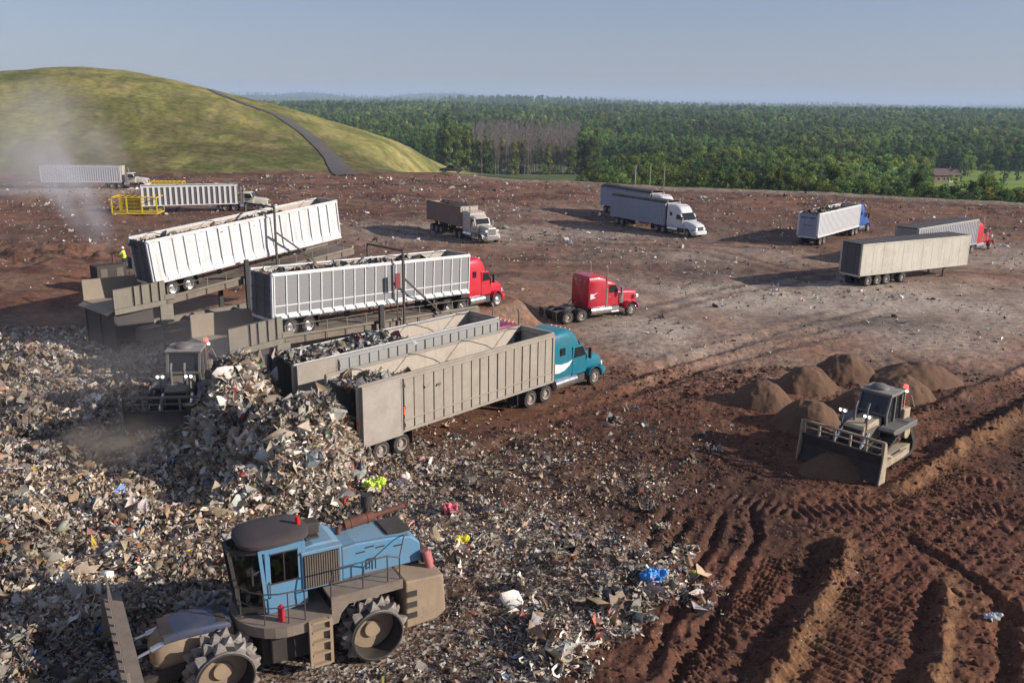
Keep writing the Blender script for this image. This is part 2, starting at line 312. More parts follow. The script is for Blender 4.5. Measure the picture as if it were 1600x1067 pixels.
def terrain(x, y, detail=True):
    E = edge(x); hm = hillmask(x)
    P = np.interp(x*330/np.maximum(y, 120), _cx, _cz)
    P = np.interp(x*330/np.clip(y, 250, 420), _cx, _cz)
    # forest floor with rolling far country
    far = ss(700, 4500, y)
    roll = (fbm(x/1100+5, y/800+2, 3)-.5)*(64*far+8)+(fbm(x/5200+1, y/4200+7, 2)-.42)*95*ss(3500, 11000, y)
    for bx_, by_, bw_, bh_ in FARHILLS: roll = roll+bh_*np.exp(-((x-bx_)/bw_)**2-((y-by_)/(bw_*.8))**2)
    floor = FLOOR+roll
    drop = ss(0, 1, (y-E-2)/75.)
    zf = floor*drop
    # grassed hill
    t = np.clip((y-E)/(330-E), 0, 1); up = np.sin(t*math.pi/2)**1.05
    back = ss(345, 560, y)
    lump = (fbm(x/22, y/22, 3)-.5)*2.2*np.clip(t*4, 0, 1)
    zh = (P*up+lump)*(1-back)+floor*back
    zh = np.where(y < E, 0, zh)
    zz = np.where(y < E, 0, zf*(1-hm)+zh*hm)
    yd = 1-ss(-3, 6, y-E)
    z = zz+yd*((fbm(x/14+4, y/14+9, 3)-.5)*.6+(fbm(x/3.3, y/3.3, 3)-.5)*(.26+.16*ss(60, 110, y))+ss(60, 100, y)*(fbm(x/1.3+8, y/2.2, 2)-.5)*.2)
    z = z+.35*np.exp(-((y-E+1.5)/2.2)**2)*(1-hm)                      # lip of spoil along the rim
    if not detail: return z
    # ramps behind the tippers
    for (cx, cy), hd, s0, s1, hh in (((-16.3, 54.35), 45.3, 17.0, 21.8, 1.75), ((-26.3, 61.8), 48., 18., 22., 1.5)):
        c, s_ = math.cos(HT(hd)), math.sin(HT(hd)); a = (x-cx)*c+(y-cy)*s_; b = -(x-cx)*s_+(y-cy)*c
        z = z+hh*ss(s0-3, s0, a)*(1-ss(s1, s1+4.5, a))*(1-ss(2.2, 5.0, np.abs(b)))
    # rough ground left of the tippers
    z = z+(fbm(x/2.2+40, y/2.2, 4)-.4)*2.2*blob(x, y, (70, 400), 12, 9)+.7*blob(x, y, (40, 440), 9, 9)
    # garbage lumps
    g = garb_mask(x, y)
    lf = ss(0, 3, path_ds(x, y, W((440, 1250), (360, 900), (420, 800), (330, 620), (190, 560), (-300, 520)))[0])
    z = z+g*(.12+.5*(fbm(x/1.5+7, y/1.5, 4)-.5))*yd+lf*(2.3*(fbm(x/5.2+2, y/5.2+30, 3)-.42)+.8*(fbm(x/2.0+9, y/2.0+3, 2)-.5))*(1-ss(56, 70, y))
    z = z-.25*blob(x, y, (340, 960), 7, 5)-.2*blob(x, y, (590, 1010), 4, 3)
    # ruts and windrows
    wob = (fbm(x*1.1, y*1.1, 3)-.5)
    rough = fbm(x*2.6+9, y*2.6, 3)
    for pts, prof, cl in RUTS:
        P_ = np.array(pts); m = 5
        k = (x > P_[:, 0].min()-m) & (x < P_[:, 0].max()+m) & (y > P_[:, 1].min()-m) & (y < P_[:, 1].max()+m)
        if not k.any(): continue
        xs, ys = x[k], y[k]; d, s, L = path_ds(xs, ys, pts); d = d+wob[k]*.30+(rough[k]-.5)*.10; dz = np.zeros(xs.shape)
        fade = ss(0, 1.2, s)*(1-ss(L-1.2, L, s))
        for off, w, h in prof: dz += h*np.exp(-((d-off)/w)**2)*(.45+1.1*rough[k])*(.7+.6*fbm(xs*6, ys*6+off, 2))
        if cl:
            per, w, amp = cl; dz += 1.45*amp*np.tanh(1.6*np.cos(2*math.pi*s/per))*np.exp(-(d/w/1.6)**4)
        z[k] = z[k]+dz*fade
    # clods of the churned foreground and foot marks of the compactor
    nr = (1-ss(52, 75, y)); z = z+nr*(fbm(x*1.7+3, y*1.7, 4)-.5)*.20+nr*(fbm(x*5+3, y*5, 2)-.5)*.055
    ft = np.maximum(blob(x, y, (1530, 880), 5, 6), np.maximum(blob(x, y, (1360, 810), 4, 2.4), blob(x, y, (1110, 960), 2.8, 5)))
    ft = np.clip(1.5*ft, 0, 1)*(1-g)
    a = (x+y)*.707+wob*.35; b = (y-x)*.707+rough*.2
    pit = ss(.35, .85, .5*np.cos(2*math.pi*a/.72)+.5*np.cos(2*math.pi*b/.62))
    z = z-ft*.10*pit+nr*(1-g)*(fbm(x*9+1, y*9, 2)-.5)*.035
    for cx, cy, hd, a0, a1 in PADS:
        c, s_ = math.cos(HT(hd)), math.sin(HT(hd)); a = (x-cx)*c+(y-cy)*s_; b = -(x-cx)*s_+(y-cy)*c
        wgt = (1-ss(1.6, 3.6, np.abs(b)))*ss(a0-2, a0, a)*(1-ss(a1, a1+2, a)); z = z*(1-.93*wgt)
    return z
def zat(x, y, detail=True):
    return float(terrain(np.array([float(x)]), np.array([float(y)]), detail)[0])
# rows and columns of the sheet: fine near the work, coarse to the horizon
ys = [6.]
while ys[-1] < 16500:
    q = ys[-1]
    ys.append(q*(1.04 if q < 18 else 1.0034 if q < 62 else 1.0062 if q < 240 else 1.016 if q < 600 else 1.035))
ys = np.array(ys)
us = np.concatenate([np.linspace(-1.45, -.66, 60, endpoint=False), np.linspace(-.66, .66, 900), np.linspace(.66, 1.45, 61)[1:]])
U, Y = np.meshgrid(us, ys); X = U*Y
X = np.where(Y < 18, U*(18+(Y-18)*.55), X)
shp = X.shape
Z = terrain(X.ravel(), Y.ravel()).reshape(shp)
nr_, nc_ = shp
x, y = X.ravel(), Y.ravel(); V = np.c_[x, y, Z.ravel()]
idx = np.arange(nr_*nc_).reshape(shp)
Fq = np.stack([idx[:-1, :-1], idx[:-1, 1:], idx[1:, 1:], idx[1:, :-1]], -1)
fx = X[:-1, :-1]; fy = Y[:-1, :-1]; E_ = edge(fx)
is_yard = fy < E_+1
is_hill = (~is_yard) & (fx < -14-(fy-215)*.02) & (fy < 520)
is_for = ~(is_yard | is_hill)
# ---- soil colours (dry red clay, damp dark fill, pale gravel, crushed garbage, plus painted sun and shade)
def lerp(a, b, t): return a+(np.asarray(b)-a)*t[:, None]
n1 = fbm(x/9+2, y/9, 4); n2 = fbm(x/2.3, y/2.3+9, 4); n3 = fbm(x/30+9, y/18+3, 3); n4 = fbm(x*1.3, y*1.3, 3)
c = np.tile(np.array([.222, .100, .058]), (len(x), 1))
c = lerp(c, (.098, .042, .028), ss(.42, .60, n1)*.8)
stk = fbm((x*.45+y*.30)/1.2, (y*.5-x*.6)/9+4, 4); c = lerp(c, (.10, .048, .034), ss(.52, .64, stk)*.55*ss(50, 70, y)); c = lerp(c, (.26, .155, .105), ss(.55, .68, fbm((x*.8+y*.1)/9+7, (y-.1*x)/1.6+4, 4))*.5*ss(60, 90, y))
c = lerp(c, (.235, .150, .100), ss(.50, .70, n2)*.6)
gr = np.zeros(len(x))
for p, rx, ry, k in [((1380, 475), 22, 13, 1.2), ((1180, 470), 13, 12, 1.1), ((1040, 520), 8, 9, .9), ((780, 365), 26, 10, .8), ((620, 360), 12, 8, .7), ((1560, 400), 14, 12, .8), ((1480, 540), 9, 6, .6), ((60, 300), 16, 8, .9), ((900, 330), 14, 12, .3), ((1130, 400), 16, 9, .5)]:
    gr = np.maximum(gr, k*blob(x, y, p, rx, ry))
gr = np.clip(gr*(.35+1.35*fbm(x/3.1+31, y/4.2, 4)), 0, 1)
c = lerp(c, (.46, .375, .30), gr*.85)
dk = np.zeros(len(x))  # dark patches, several painting cast shadows of trucks, platforms and bulldozer
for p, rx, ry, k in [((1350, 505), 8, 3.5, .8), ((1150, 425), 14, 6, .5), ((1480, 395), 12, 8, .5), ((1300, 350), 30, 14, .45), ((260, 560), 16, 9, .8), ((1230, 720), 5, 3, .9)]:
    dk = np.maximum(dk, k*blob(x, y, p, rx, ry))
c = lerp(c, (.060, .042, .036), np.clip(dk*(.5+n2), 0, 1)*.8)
nearm = (1-ss(44, 58, y))*ss(-8, 2, x)
fgc = lerp(np.tile(np.array([.135, .056, .034]), (len(x), 1)), (.19, .088, .046), ss(.5, .72, n2)*.55)
fgc = lerp(fgc, (.045, .027, .021), ss(.45, .66, n1)*.6)
c = lerp(c, (0, 0, 0), nearm)+fgc*nearm[:, None]
# pale tint painting sunlight on the sunward faces of the windrows
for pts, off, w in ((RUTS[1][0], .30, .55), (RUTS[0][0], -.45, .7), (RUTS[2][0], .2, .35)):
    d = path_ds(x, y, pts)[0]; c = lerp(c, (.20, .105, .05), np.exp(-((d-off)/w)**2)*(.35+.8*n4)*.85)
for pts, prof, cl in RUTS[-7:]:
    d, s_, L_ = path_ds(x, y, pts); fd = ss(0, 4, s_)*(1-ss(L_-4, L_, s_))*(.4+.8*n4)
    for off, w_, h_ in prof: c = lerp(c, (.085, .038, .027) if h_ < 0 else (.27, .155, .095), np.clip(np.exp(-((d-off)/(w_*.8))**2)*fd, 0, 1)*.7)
gm = garb_mask(x, y)
c = lerp(c, (.115, .075, .052), np.clip(gm*1.1, 0, 1)*(.85-.35*ss(-9, -1, x)))
rimm = np.exp(-((y-edge(x)+2.5)/2.6)**2)*(x > -14); c = lerp(c, (.33, .27, .2), rimm*.7)
pad = blob(x, y, (200, 360), 26, 20)+blob(x, y, (500, 400), 9, 7); c = lerp(c, (.13, .075, .055), np.clip(pad, 0, 1)*.5)
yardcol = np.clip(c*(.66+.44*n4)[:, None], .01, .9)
# ---- grass of the hill and ground under the forest
g1 = fbm(x/26+3, y/40+1, 4); g2 = fbm(x/7, y/11, 4); g3 = fbm(x/60+12, y/70, 3)
g4 = fbm(x/3.2+5, y/6+2, 4); g5 = fbm(x/13+31, y/22+3, 4)
gc = np.tile(np.array([.190, .170, .052]), (len(x), 1))
gc = lerp(gc, (.082, .098, .026), ss(.42, .60, g1)*.75)
gc = lerp(gc, (.27, .215, .09), ss(.5, .70, g2)*.5)
gc = lerp(gc, (.075, .082, .024), ss(.50, .66, g5)*.65)
lowp = blob(x, y, (210, 225), 62, 62, 8)+.9*blob(x, y, (400, 235), 34, 44, 5)
gc = lerp(gc, (.088, .072, .030), np.clip(lowp*1.3, 0, 1)*ss(.30, .56, g2*.6+g5*.4)*.9)
gc = lerp(gc, (.060, .072, .020), np.clip(lowp*1.2, 0, 1)*ss(.5, .62, g4)*.7)
gc = lerp(gc, (.15, .12, .06), ss(.60, .72, fbm(x/9+50, y/4+9, 3))*.5)
hillcol = np.clip(gc*(.86+.88*fbm(x/1.6, y/2.4, 3))[:, None], .01, .9)
fc = np.tile(np.array([.030, .045, .016]), (len(x), 1))
fc = lerp(fc, (.055, .075, .025), ss(.45, .65, fbm(x/160, y/90, 4)))
CLEAR = [((830, 270), 80, 85, (.10, .125, .045)), ((1565, 287), 70, 60, (.20, .27, .05)), ((1545, 272), 75, 60, (.19, .25, .055)), ((1575, 299), 32, 12, (.26, .28, .15))]
def clearing(x, y):
    m = np.zeros(x.shape)
    for p, rx, ry, col in CLEAR: m = np.maximum(m, blob(x, y, p, rx, ry, FLOOR))
    return m
for p, rx, ry, col in CLEAR: fc = lerp(fc, col, np.clip(2.2*blob(x, y, p, rx, ry, FLOOR)-.4, 0, 1))
stripes = ss(.55, .75, fbm(x/70, y/6, 2)); fc = lerp(fc, (.24, .21, .15), stripes*.55*np.clip(2*blob(x, y, (830, 270), 90, 90, FLOOR)-.5, 0, 1))
fcol = np.clip(fc, .01, .9)
def soilmat():
    m, nt, b = newmat('soil'); L = nt.links
    at = nd(nt, 'ShaderNodeAttribute', attribute_name='tint'); ag = nd(nt, 'ShaderNodeAttribute', attribute_name='garb'); tc = nd(nt, 'ShaderNodeTexCoord')
    def noise(s, d=6, r=.65): n = nd(nt, 'ShaderNodeTexNoise'); n.inputs['Scale'].default_value = s; n.inputs['Detail'].default_value = d; n.inputs['Roughness'].default_value = r; L.new(tc.outputs['Object'], n.inputs['Vector']); return n
    def mrange(s, a, b_, c, d): r = nd(nt, 'ShaderNodeMapRange'); r.inputs[1].default_value = a; r.inputs[2].default_value = b_; r.inputs[3].default_value = c; r.inputs[4].default_value = d; L.new(s, r.inputs[0]); return r.outputs[0]
    def mixc(f, a, b_): x = nd(nt, 'ShaderNodeMix', data_type='RGBA'); L.new(f, x.inputs[0]); L.new(a, x.inputs[6]); L.new(b_, x.inputs[7]); return x.outputs[2]
    def mul(a, b_): x = nd(nt, 'ShaderNodeMath', operation='MULTIPLY'); L.new(a, x.inputs[0]); L.new(b_, x.inputs[1]); return x.outputs[0]
    n1 = noise(1.9); n2 = noise(9., 5); n3 = noise(.55, 4)
    h = nd(nt, 'ShaderNodeHueSaturation'); L.new(mrange(n1.outputs['Fac'], .3, .7, .6, 1.4), h.inputs['Value']); L.new(at.outputs['Color'], h.inputs['Color'])
    h2 = nd(nt, 'ShaderNodeHueSaturation'); L.new(mrange(n2.outputs['Fac'], .3, .7, .62, 1.42), h2.inputs['Value']); L.new(h.outputs[0], h2.inputs['Color']); col = h2.outputs[0]
    PALC = [(0, (.03, .025, .022)), (.22, (.085, .057, .042)), (.42, (.16, .11, .076)), (.56, (.26, .185, .125)), (.66, (.36, .29, .22)), (.79, (.44, .40, .36)), (.88, (.60, .57, .53)), (.93, (.10, .12, .18)), (.955, (.30, .06, .05)), (.97, (.30, .28, .27))]
    wp = nd(nt, 'ShaderNodeVectorMath', operation='MULTIPLY_ADD'); nc = noise(6., 3); L.new(nc.outputs['Color'], wp.inputs[0]); wp.inputs[1].default_value = (.12, .12, .12); L.new(tc.outputs['Object'], wp.inputs[2])
    def cells(scale):
        v = nd(nt, 'ShaderNodeTexVoronoi'); v.inputs['Scale'].default_value = scale; L.new(wp.outputs[0], v.inputs['Vector']); sp = nd(nt, 'ShaderNodeSeparateColor'); L.new(v.outputs['Color'], sp.inputs[0])
        r = nd(nt, 'ShaderNodeValToRGB'); r.color_ramp.interpolation = 'CONSTANT'; e = r.color_ramp.elements; e[0].color = (*PALC[0][1], 1); e[1].position = PALC[1][0]; e[1].color = (*PALC[1][1], 1)
        for q, c_ in PALC[2:]: k = e.new(q); k.color = (*c_, 1)
        L.new(sp.outputs[0], r.inputs[0]); return r.outputs[0], sp.outputs[1], v.outputs['Distance']
    c1, g1_, d1_ = cells(7.5); c2, g2_, d2_ = cells(17.)
    cc = mixc(mrange(g1_, .5, .52, 0, 1), c1, c2)
    gm_ = nd(nt, 'ShaderNodeSeparateColor'); L.new(ag.outputs['Color'], gm_.inputs[0])
    ad = nd(nt, 'ShaderNodeMath', operation='ADD'); L.new(gm_.outputs[0], ad.inputs[0]); L.new(mrange(n1.outputs['Fac'], .3, .7, -.30, .22), ad.inputs[1])
    col = mixc(mrange(ad.outputs[0], .42, .62, 0, .85), col, cc)
    # sparse pale scraps and stones trodden into the yard
    sc_ = mul(mrange(g2_, .935, .94, 0, 1), mrange(n3.outputs['Fac'], .46, .62, .0, .6)); col = mixc(sc_, col, c1)
    L.new(col, b.inputs['Base Color']); b.inputs['Roughness'].default_value = .9; b.inputs['Specular IOR Level'].default_value = .15
    bp = nd(nt, 'ShaderNodeBump'); bp.inputs['Strength'].default_value = .7; bp.inputs['Distance'].default_value = .07; L.new(n1.outputs['Fac'], bp.inputs['Height'])
    b2 = nd(nt, 'ShaderNodeBump'); b2.inputs['Strength'].default_value = .55; b2.inputs['Distance'].default_value = .03; L.new(n2.outputs['Fac'], b2.inputs['Height']); L.new(bp.outputs[0], b2.inputs['Normal'])
    b3 = nd(nt, 'ShaderNodeBump'); b3.inputs['Distance'].default_value = .06; L.new(mul(gm_.outputs[0], d1_), b3.inputs['Height']); b3.inputs['Strength'].default_value = .9; L.new(b2.outputs[0], b3.inputs['Normal']); L.new(b3.outputs[0], b.inputs['Normal'])
    return m
soil = soilmat()
grassm = attrmat('hill_grass', .9, 'tint', .5, .55, spec=.1, bump=.8)
forestm = attrmat('forest_floor', .95, 'tint', .3, .05, spec=.05)
def sub(name, mask, col, mat, extra=None):
    F = Fq[mask].reshape(-1, 4); u, inv = np.unique(F, return_inverse=True)
    o = np_mesh(name, V[u], inv.reshape(-1, 4), mat, smooth=True, vattr={'tint': col[u], **({'garb': np.repeat(extra[u][:, None], 3, 1)} if extra is not None else {})})
    o['kind'] = 'structure'; return o
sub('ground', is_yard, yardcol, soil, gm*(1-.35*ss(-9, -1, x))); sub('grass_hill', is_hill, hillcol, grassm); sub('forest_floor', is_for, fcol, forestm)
# gravel road climbing the hill
def hit(px, py):
    d = ray(px, py); ts = np.linspace(190, 380, 800)/d[1]; p = np.array([0, 0, CH])[None]+ts[:, None]*d[None]
    zt = terrain(p[:, 0], p[:, 1], False); k = np.argmax(p[:, 2] <= zt)
    return p[k] if (p[:, 2] <= zt).any() else None
rp = [hit(*q) for q in ((532, 266), (520, 248), (500, 229), (478, 209), (455, 193), (432, 180), (405, 171), (380, 162), (356, 153), (334, 143))]
rp = [p for p in rp if p is not None]
rr = [np.array(rp[0])+(np.array(rp[0])-np.array(rp[1]))*.8]+rp
rr = np.array(rr); tt = np.r_[0, np.cumsum(np.hypot(*np.diff(rr[:, :2], axis=0).T))]
tq = np.linspace(0, tt[-1], 120); cx_ = np.interp(tq, tt, rr[:, 0]); cy_ = np.interp(tq, tt, rr[:, 1])
for _ in range(6): cx_[1:-1] = (cx_[:-2]+2*cx_[1:-1]+cx_[2:])/4; cy_[1:-1] = (cy_[:-2]+2*cy_[1:-1]+cy_[2:])/4
tx = np.gradient(cx_); ty = np.gradient(cy_); ln = np.hypot(tx, ty); nx, ny = -ty/ln, tx/ln
offs = np.linspace(-2.3, 2.3, 7); RX = cx_[:, None]+nx[:, None]*offs*(1+.12*np.sin(tq/9))[:, None]; RY = cy_[:, None]+ny[:, None]*offs
RZ = terrain(RX.ravel(), RY.ravel(), False).reshape(RX.shape)+.28-.03*np.abs(offs)
ii = np.arange(RX.size).reshape(RX.shape); Fr = np.stack([ii[:-1, :-1], ii[1:, :-1], ii[1:, 1:], ii[:-1, 1:]], -1).reshape(-1, 4)
gravel = paint('dark_gravel', (.085, .072, .068), .9, dirt=.6, dcol=(.13, .11, .09), scale=.5, bump=.5)
np_mesh('gravel_road', np.c_[RX.ravel(), RY.ravel(), RZ.ravel()], Fr, gravel, smooth=True)['kind'] = 'structure'
# ------------------------------------------------------------------ garbage
def q_grid(n, m): return [(i*m+j, i*m+j+1, (i+1)*m+j+1, (i+1)*m+j) for i in range(n-1) for j in range(m-1)]
def t_sheet(r, amp):
    g = np.array([(i/2-.5, j/2-.5, 0) for i in range(3) for j in range(3)]); g = g+r.normal(0, .13, g.shape)*[1, 1, 0]; g[:, 2] = r.normal(0, amp, 9)
    return g, q_grid(3, 3)
def t_strip(r):
    a = np.cumsum(r.normal(0, .5, 4)); P = np.cumsum(np.c_[np.cos(a)*.33, np.sin(a)*.33, r.normal(0, .16, 4)], 0); P -= P.mean(0)
    n = np.c_[-np.sin(a), np.cos(a), r.normal(0, .4, 4)]*r.uniform(.05, .13)
    V = np.empty((8, 3)); V[0::2] = P+n; V[1::2] = P-n
    return V, q_grid(4, 2)
def t_bag(r):
    V = []; ix = {}
    F = []
    for ax in range(3):
        for sg in (-1, 1):
            g = []
            for i in (-1, 0, 1):
                for j in (-1, 0, 1):
                    p = [0, 0, 0]; p[ax] = sg; p[(ax+1) % 3] = i; p[(ax+2) % 3] = j; p = tuple(p)
                    if p not in ix: ix[p] = len(V); V.append(p)
                    g.append(ix[p])
            for a in ((0, 1, 4, 3), (1, 2, 5, 4), (3, 4, 7, 6), (4, 5, 8, 7)): F.append(tuple(g[k] for k in (a if sg > 0 else a[::-1])))
    V = np.array(V, float); V /= np.linalg.norm(V, axis=1)[:, None]**.8; V *= r.uniform(.62, 1.25, (len(V), 1))*.5; V[:, 2] *= r.uniform(.5, .85)
    return V, F
def t_box(r):
    V = np.array([(a, b, c) for a in (-.5, .5) for b in (-.5, .5) for c in (-.5, .5)])*[1, r.uniform(.5, 1), r.uniform(.15, .6)]+r.normal(0, .06, (8, 3))
    F = [(0, 1, 3, 2), (4, 6, 7, 5), (0, 4, 5, 1), (2, 3, 7, 6), (0, 2, 6, 4), (1, 5, 7, 3)]
    k = r.integers(0, 6); return V, [f for i, f in enumerate(F) if i != k]
def t_stick(r):
    L = r.uniform(1.2, 2.0); V = np.array([(a*L, b, c) for a in (-.5, .5) for b in (-.05, .05) for c in (-.03, .03)]); return V, [(0, 4, 5, 1), (2, 3, 7, 6), (0, 2, 6, 4), (1, 5, 7, 3)]
def t_ribbon(r):
    n = 7; a = np.cumsum(r.normal(0, .55, n)); st = r.uniform(.16, .26); P = np.cumsum(np.c_[np.cos(a)*st, np.sin(a)*st, r.normal(0, .10, n)], 0); P -= P.mean(0)
    w = r.uniform(.03, .11)*np.sin(np.linspace(.5, 2.6, n))[:, None]; nn = np.c_[-np.sin(a), np.cos(a), r.normal(0, .8, n)]*w
    V = np.empty((2*n, 3)); V[0::2] = P+nn; V[1::2] = P-nn
    return V, q_grid(n, 2)
_tr = np.random.default_rng(21)
TPL = [t_sheet(_tr, .30) for _ in range(8)]+[t_sheet(_tr, .5) for _ in range(6)]+[t_strip(_tr) for _ in range(8)]+[t_bag(_tr) for _ in range(8)]+[t_box(_tr) for _ in range(4)]+[t_stick(_tr) for _ in range(2)]+[t_ribbon(_tr) for _ in range(10)]
TW = np.array([.8]*8+[1.1]*6+[1.0]*8+[.16]*8+[.22]*4+[.2]*2+[.75]*10); TW /= TW.sum()
PAL = np.array([(.60, .59, .56), (.42, .40, .37), (.40, .33, .25), (.30, .22, .15), (.17, .12, .085), (.085, .062, .048), (.035, .032, .032), (.11, .13, .18), (.05, .17, .42), (.36, .04, .05), (.50, .40, .05), (.07, .20, .08), (.45, .22, .22), (.33, .20, .11), (.38, .13, .05), (.25, .24, .23)])
PW1 = np.array([.27, .23, .18, .12, .085, .08, .055, .03, .005, .005, .002, .003, .008, .045, .006, .06]); PW1 /= PW1.sum()
PW2 = np.array([.22, .19, .14, .12, .12, .13, .10, .035, .005, .005, .002, .003, .008, .03, .004, .045]); PW2 /= PW2.sum()
PW3 = np.array([.28, .26, .20, .11, .06, .06, .04, .04, .008, .008, .003, .004, .02, .02, .006, .06]); PW3 /= PW3.sum()
TWF = np.array([0.]*8+[.25]*6+[.7]*8+[.0]*8+[0.]*4+[.05]*2+[1.6]*10); TWF /= TWF.sum()
def pieces(name, P, size, mat, pw=PW1, parent=None, flat=.5, seed=1, tw=TW, soilc=(.20, .155, .115), warm=(1., 1., 1.)):
    """one mesh of crumpled sheets, strips, bags, cartons and laths at the points P"""
    r = np.random.default_rng(seed); n = len(P); ti = r.choice(len(TPL), n, p=tw); ci = r.choice(len(PAL), n, p=pw)
    colr = PAL[ci]*r.uniform(.65, 1.25, (n, 1))*r.uniform(.93, 1.07, (n, 3))
    dust = r.uniform(0, .52, (n, 1)); colr = np.clip(colr*(1-dust)+np.array(soilc)*dust, .008, .8)
    # whole lorry loads differ: patches of darker, browner waste beside paler paper and film
    t = fbm(P[:, 0]/2.9+13, P[:, 1]/2.9+7, 3); colr = colr*(.78+.58*ss(.36, .62, t))[:, None]*np.array(warm)
    az = r.uniform(0, 2*math.pi, n); tl = r.normal(0, flat, n); t2 = r.normal(0, flat, n)
    ca, sa = np.cos(az), np.sin(az); ct, st = np.cos(tl), np.sin(tl); cw, sw = np.cos(t2), np.sin(t2)
    Z0 = np.zeros(n); O1 = np.ones(n)
    Rz = np.stack([np.stack([ca, -sa, Z0], 1), np.stack([sa, ca, Z0], 1), np.stack([Z0, Z0, O1], 1)], 1)
    Rx = np.stack([np.stack([O1, Z0, Z0], 1), np.stack([Z0, ct, -st], 1), np.stack([Z0, st, ct], 1)], 1)
    Ry = np.stack([np.stack([cw, Z0, sw], 1), np.stack([Z0, O1, Z0], 1), np.stack([-sw, Z0, cw], 1)], 1)
    R = Rz@Rx@Ry
    asp = np.c_[r.uniform(.7, 1.5, n), r.uniform(.6, 1.1, n), r.uniform(.7, 1.1, n)]*size[:, None]
    VV, FF, CC, o = [], [], [], 0
    for k, (tv, tf) in enumerate(TPL):
        s = np.nonzero(ti == k)[0]
        if not len(s): continue
        v = np.einsum('nij,nvj->nvi', R[s], tv[None]*asp[s][:, None, :])+P[s][:, None, :]
        f = np.array(tf)[None]+(np.arange(len(s))*len(tv))[:, None, None]+o
        VV.append(v.reshape(-1, 3)); FF.append(f.reshape(-1, 4)); CC.append(np.repeat(colr[s], len(tf), 0)); o += len(s)*len(tv)
    return np_mesh(name, np.concatenate(VV), np.concatenate(FF), mat, parent, np.concatenate(CC))
garbm = attrmat('garbage', .6, 'col', .2, 5., spec=.35)
def gravel_at(x, y):
    g = np.zeros(x.shape)
    for q, rx, ry, k in (((1380, 475), 22, 13, 1.2), ((1180, 470), 13, 12, 1.1), ((1040, 520), 8, 9, .9), ((780, 365), 26, 10, .6), ((1560, 400), 14, 12, .8), ((1480, 540), 9, 6, .6)): g = np.maximum(g, k*blob(x, y, q, rx, ry))
    return g*ss(.36, .55, fbm(x/3.1+31, y/4.2, 4))
def scatter(n, x0, x1, y0, y1, dens, seed):
    r = np.random.default_rng(seed); xx = r.uniform(x0, x1, n); yy = r.uniform(y0, y1, n); k = r.random(n) < dens(xx, yy); return xx[k], yy[k], r
KEEP = []   # (x, y, heading, x0, x1, half width): ground kept clear under machines
def clear_of(xx, yy):
    k = np.ones(len(xx), bool)
    for cx, cy, h, a0, a1, hw in KEEP:
        a = (xx-cx)*math.cos(h)+(yy-cy)*math.sin(h); b = -(xx-cx)*math.sin(h)+(yy-cy)*math.cos(h); k &= ~((a > a0) & (a < a1) & (np.abs(b) < hw))
    return k
KEEP += [(-4.9, 25.8, HT(209.5), -2.6, 8.2, 2.2), (17.8, 41.6, HT(222), -3, 4.5, 2.6)]
# working face and strewn field
def d1(x, y): return garb_mask(x, y)**1.3*(1-.72*ss(-9, -1, x))*(.45+.9*ss(.40, .62, fbm(x/2.6+70, y/2.6+5, 3)))
xx, yy, r = scatter(950000, -52, 22, 16, 64, d1, 5)
k = clear_of(xx, yy) & (np.abs(xx) < yy*.85+3); xx, yy = xx[k], yy[k]
left = ss(2, -6, xx-(-1)) if False else 1-ss(-10, -1, xx)
sz = np.exp(r.normal(-2.78, .62, len(xx)))*(.85+.5*left)*(.72+.013*yy); sz = np.clip(sz, .04, .45)
zz = terrain(xx, yy)+sz*.12+r.uniform(0, .06, len(xx))
half = r.random(len(xx)) < (.25+.75*left)
Pp = np.c_[xx, yy, zz]
g1o = pieces('garbage', Pp[half], sz[half], garbm, PW1, seed=2, flat=.55, soilc=(.22, .155, .10), warm=(1.08, 1.0, .91)); tag(g1o, 'loose mixed garbage covering the working face on the left', kind='stuff')
g2o = pieces('garbage', Pp[~half], sz[~half]*.9, garbm, PW2, seed=3, flat=.45, soilc=(.15, .085, .055), warm=(1.08, 1.0, .90)); tag(g2o, 'compacted litter strewn over the brown soil in front of the trucks', kind='stuff')
# matted clumps of torn pale film and paper
r = np.random.default_rng(91); CP = []
def clumps(n, x0, x1, y0, y1, dens, k0, k1, spread):
    xc, yc, rr = scatter(n, x0, x1, y0, y1, dens, int(r.integers(1e6)))
    for a, b in zip(xc, yc):
        m_ = int(rr.integers(k0, k1)); sp_ = spread*rr.uniform(.5, 1.4); CP.append(np.c_[a+rr.normal(0, sp_, m_), b+rr.normal(0, sp_, m_)])
clumps(2600, -48, -2, 18, 60, lambda x, y: garb_mask(x, y)*.6*(1-ss(-9, -3, x))*clear_of(x, y), 14, 60, .30)
clumps(420, -9, 10, 20, 48, lambda x, y: garb_mask(x, y)*.35*clear_of(x, y), 10, 40, .28)
for q, n_ in (((880, 1010), 26), ((820, 985), 16), ((985, 950), 20), ((1015, 905), 14), ((930, 985), 16), ((860, 1050), 14), ((1050, 890), 7), ((1080, 935), 5)):
    for _ in range(n_): g_ = G(q[0]+r.normal(0, 26), q[1]+r.normal(0, 16)); CP.append(np.c_[g_[0]+r.normal(0, .22, 34), g_[1]+r.normal(0, .22, 34)])
CP = np.concatenate(CP); s_ = np.clip(np.exp(r.normal(-1.5, .5, len(CP))), .08, .52); z_ = terrain(CP[:, 0], CP[:, 1])+.03+r.uniform(0, .16, len(CP))
tag(pieces('torn_film', np.c_[CP, z_], s_, garbm, PW3, seed=93, flat=.8, tw=TWF, soilc=(.24, .18, .13), warm=(1.05, 1., .93)), 'matted clumps of torn pale plastic film and paper among the garbage', kind='stuff')
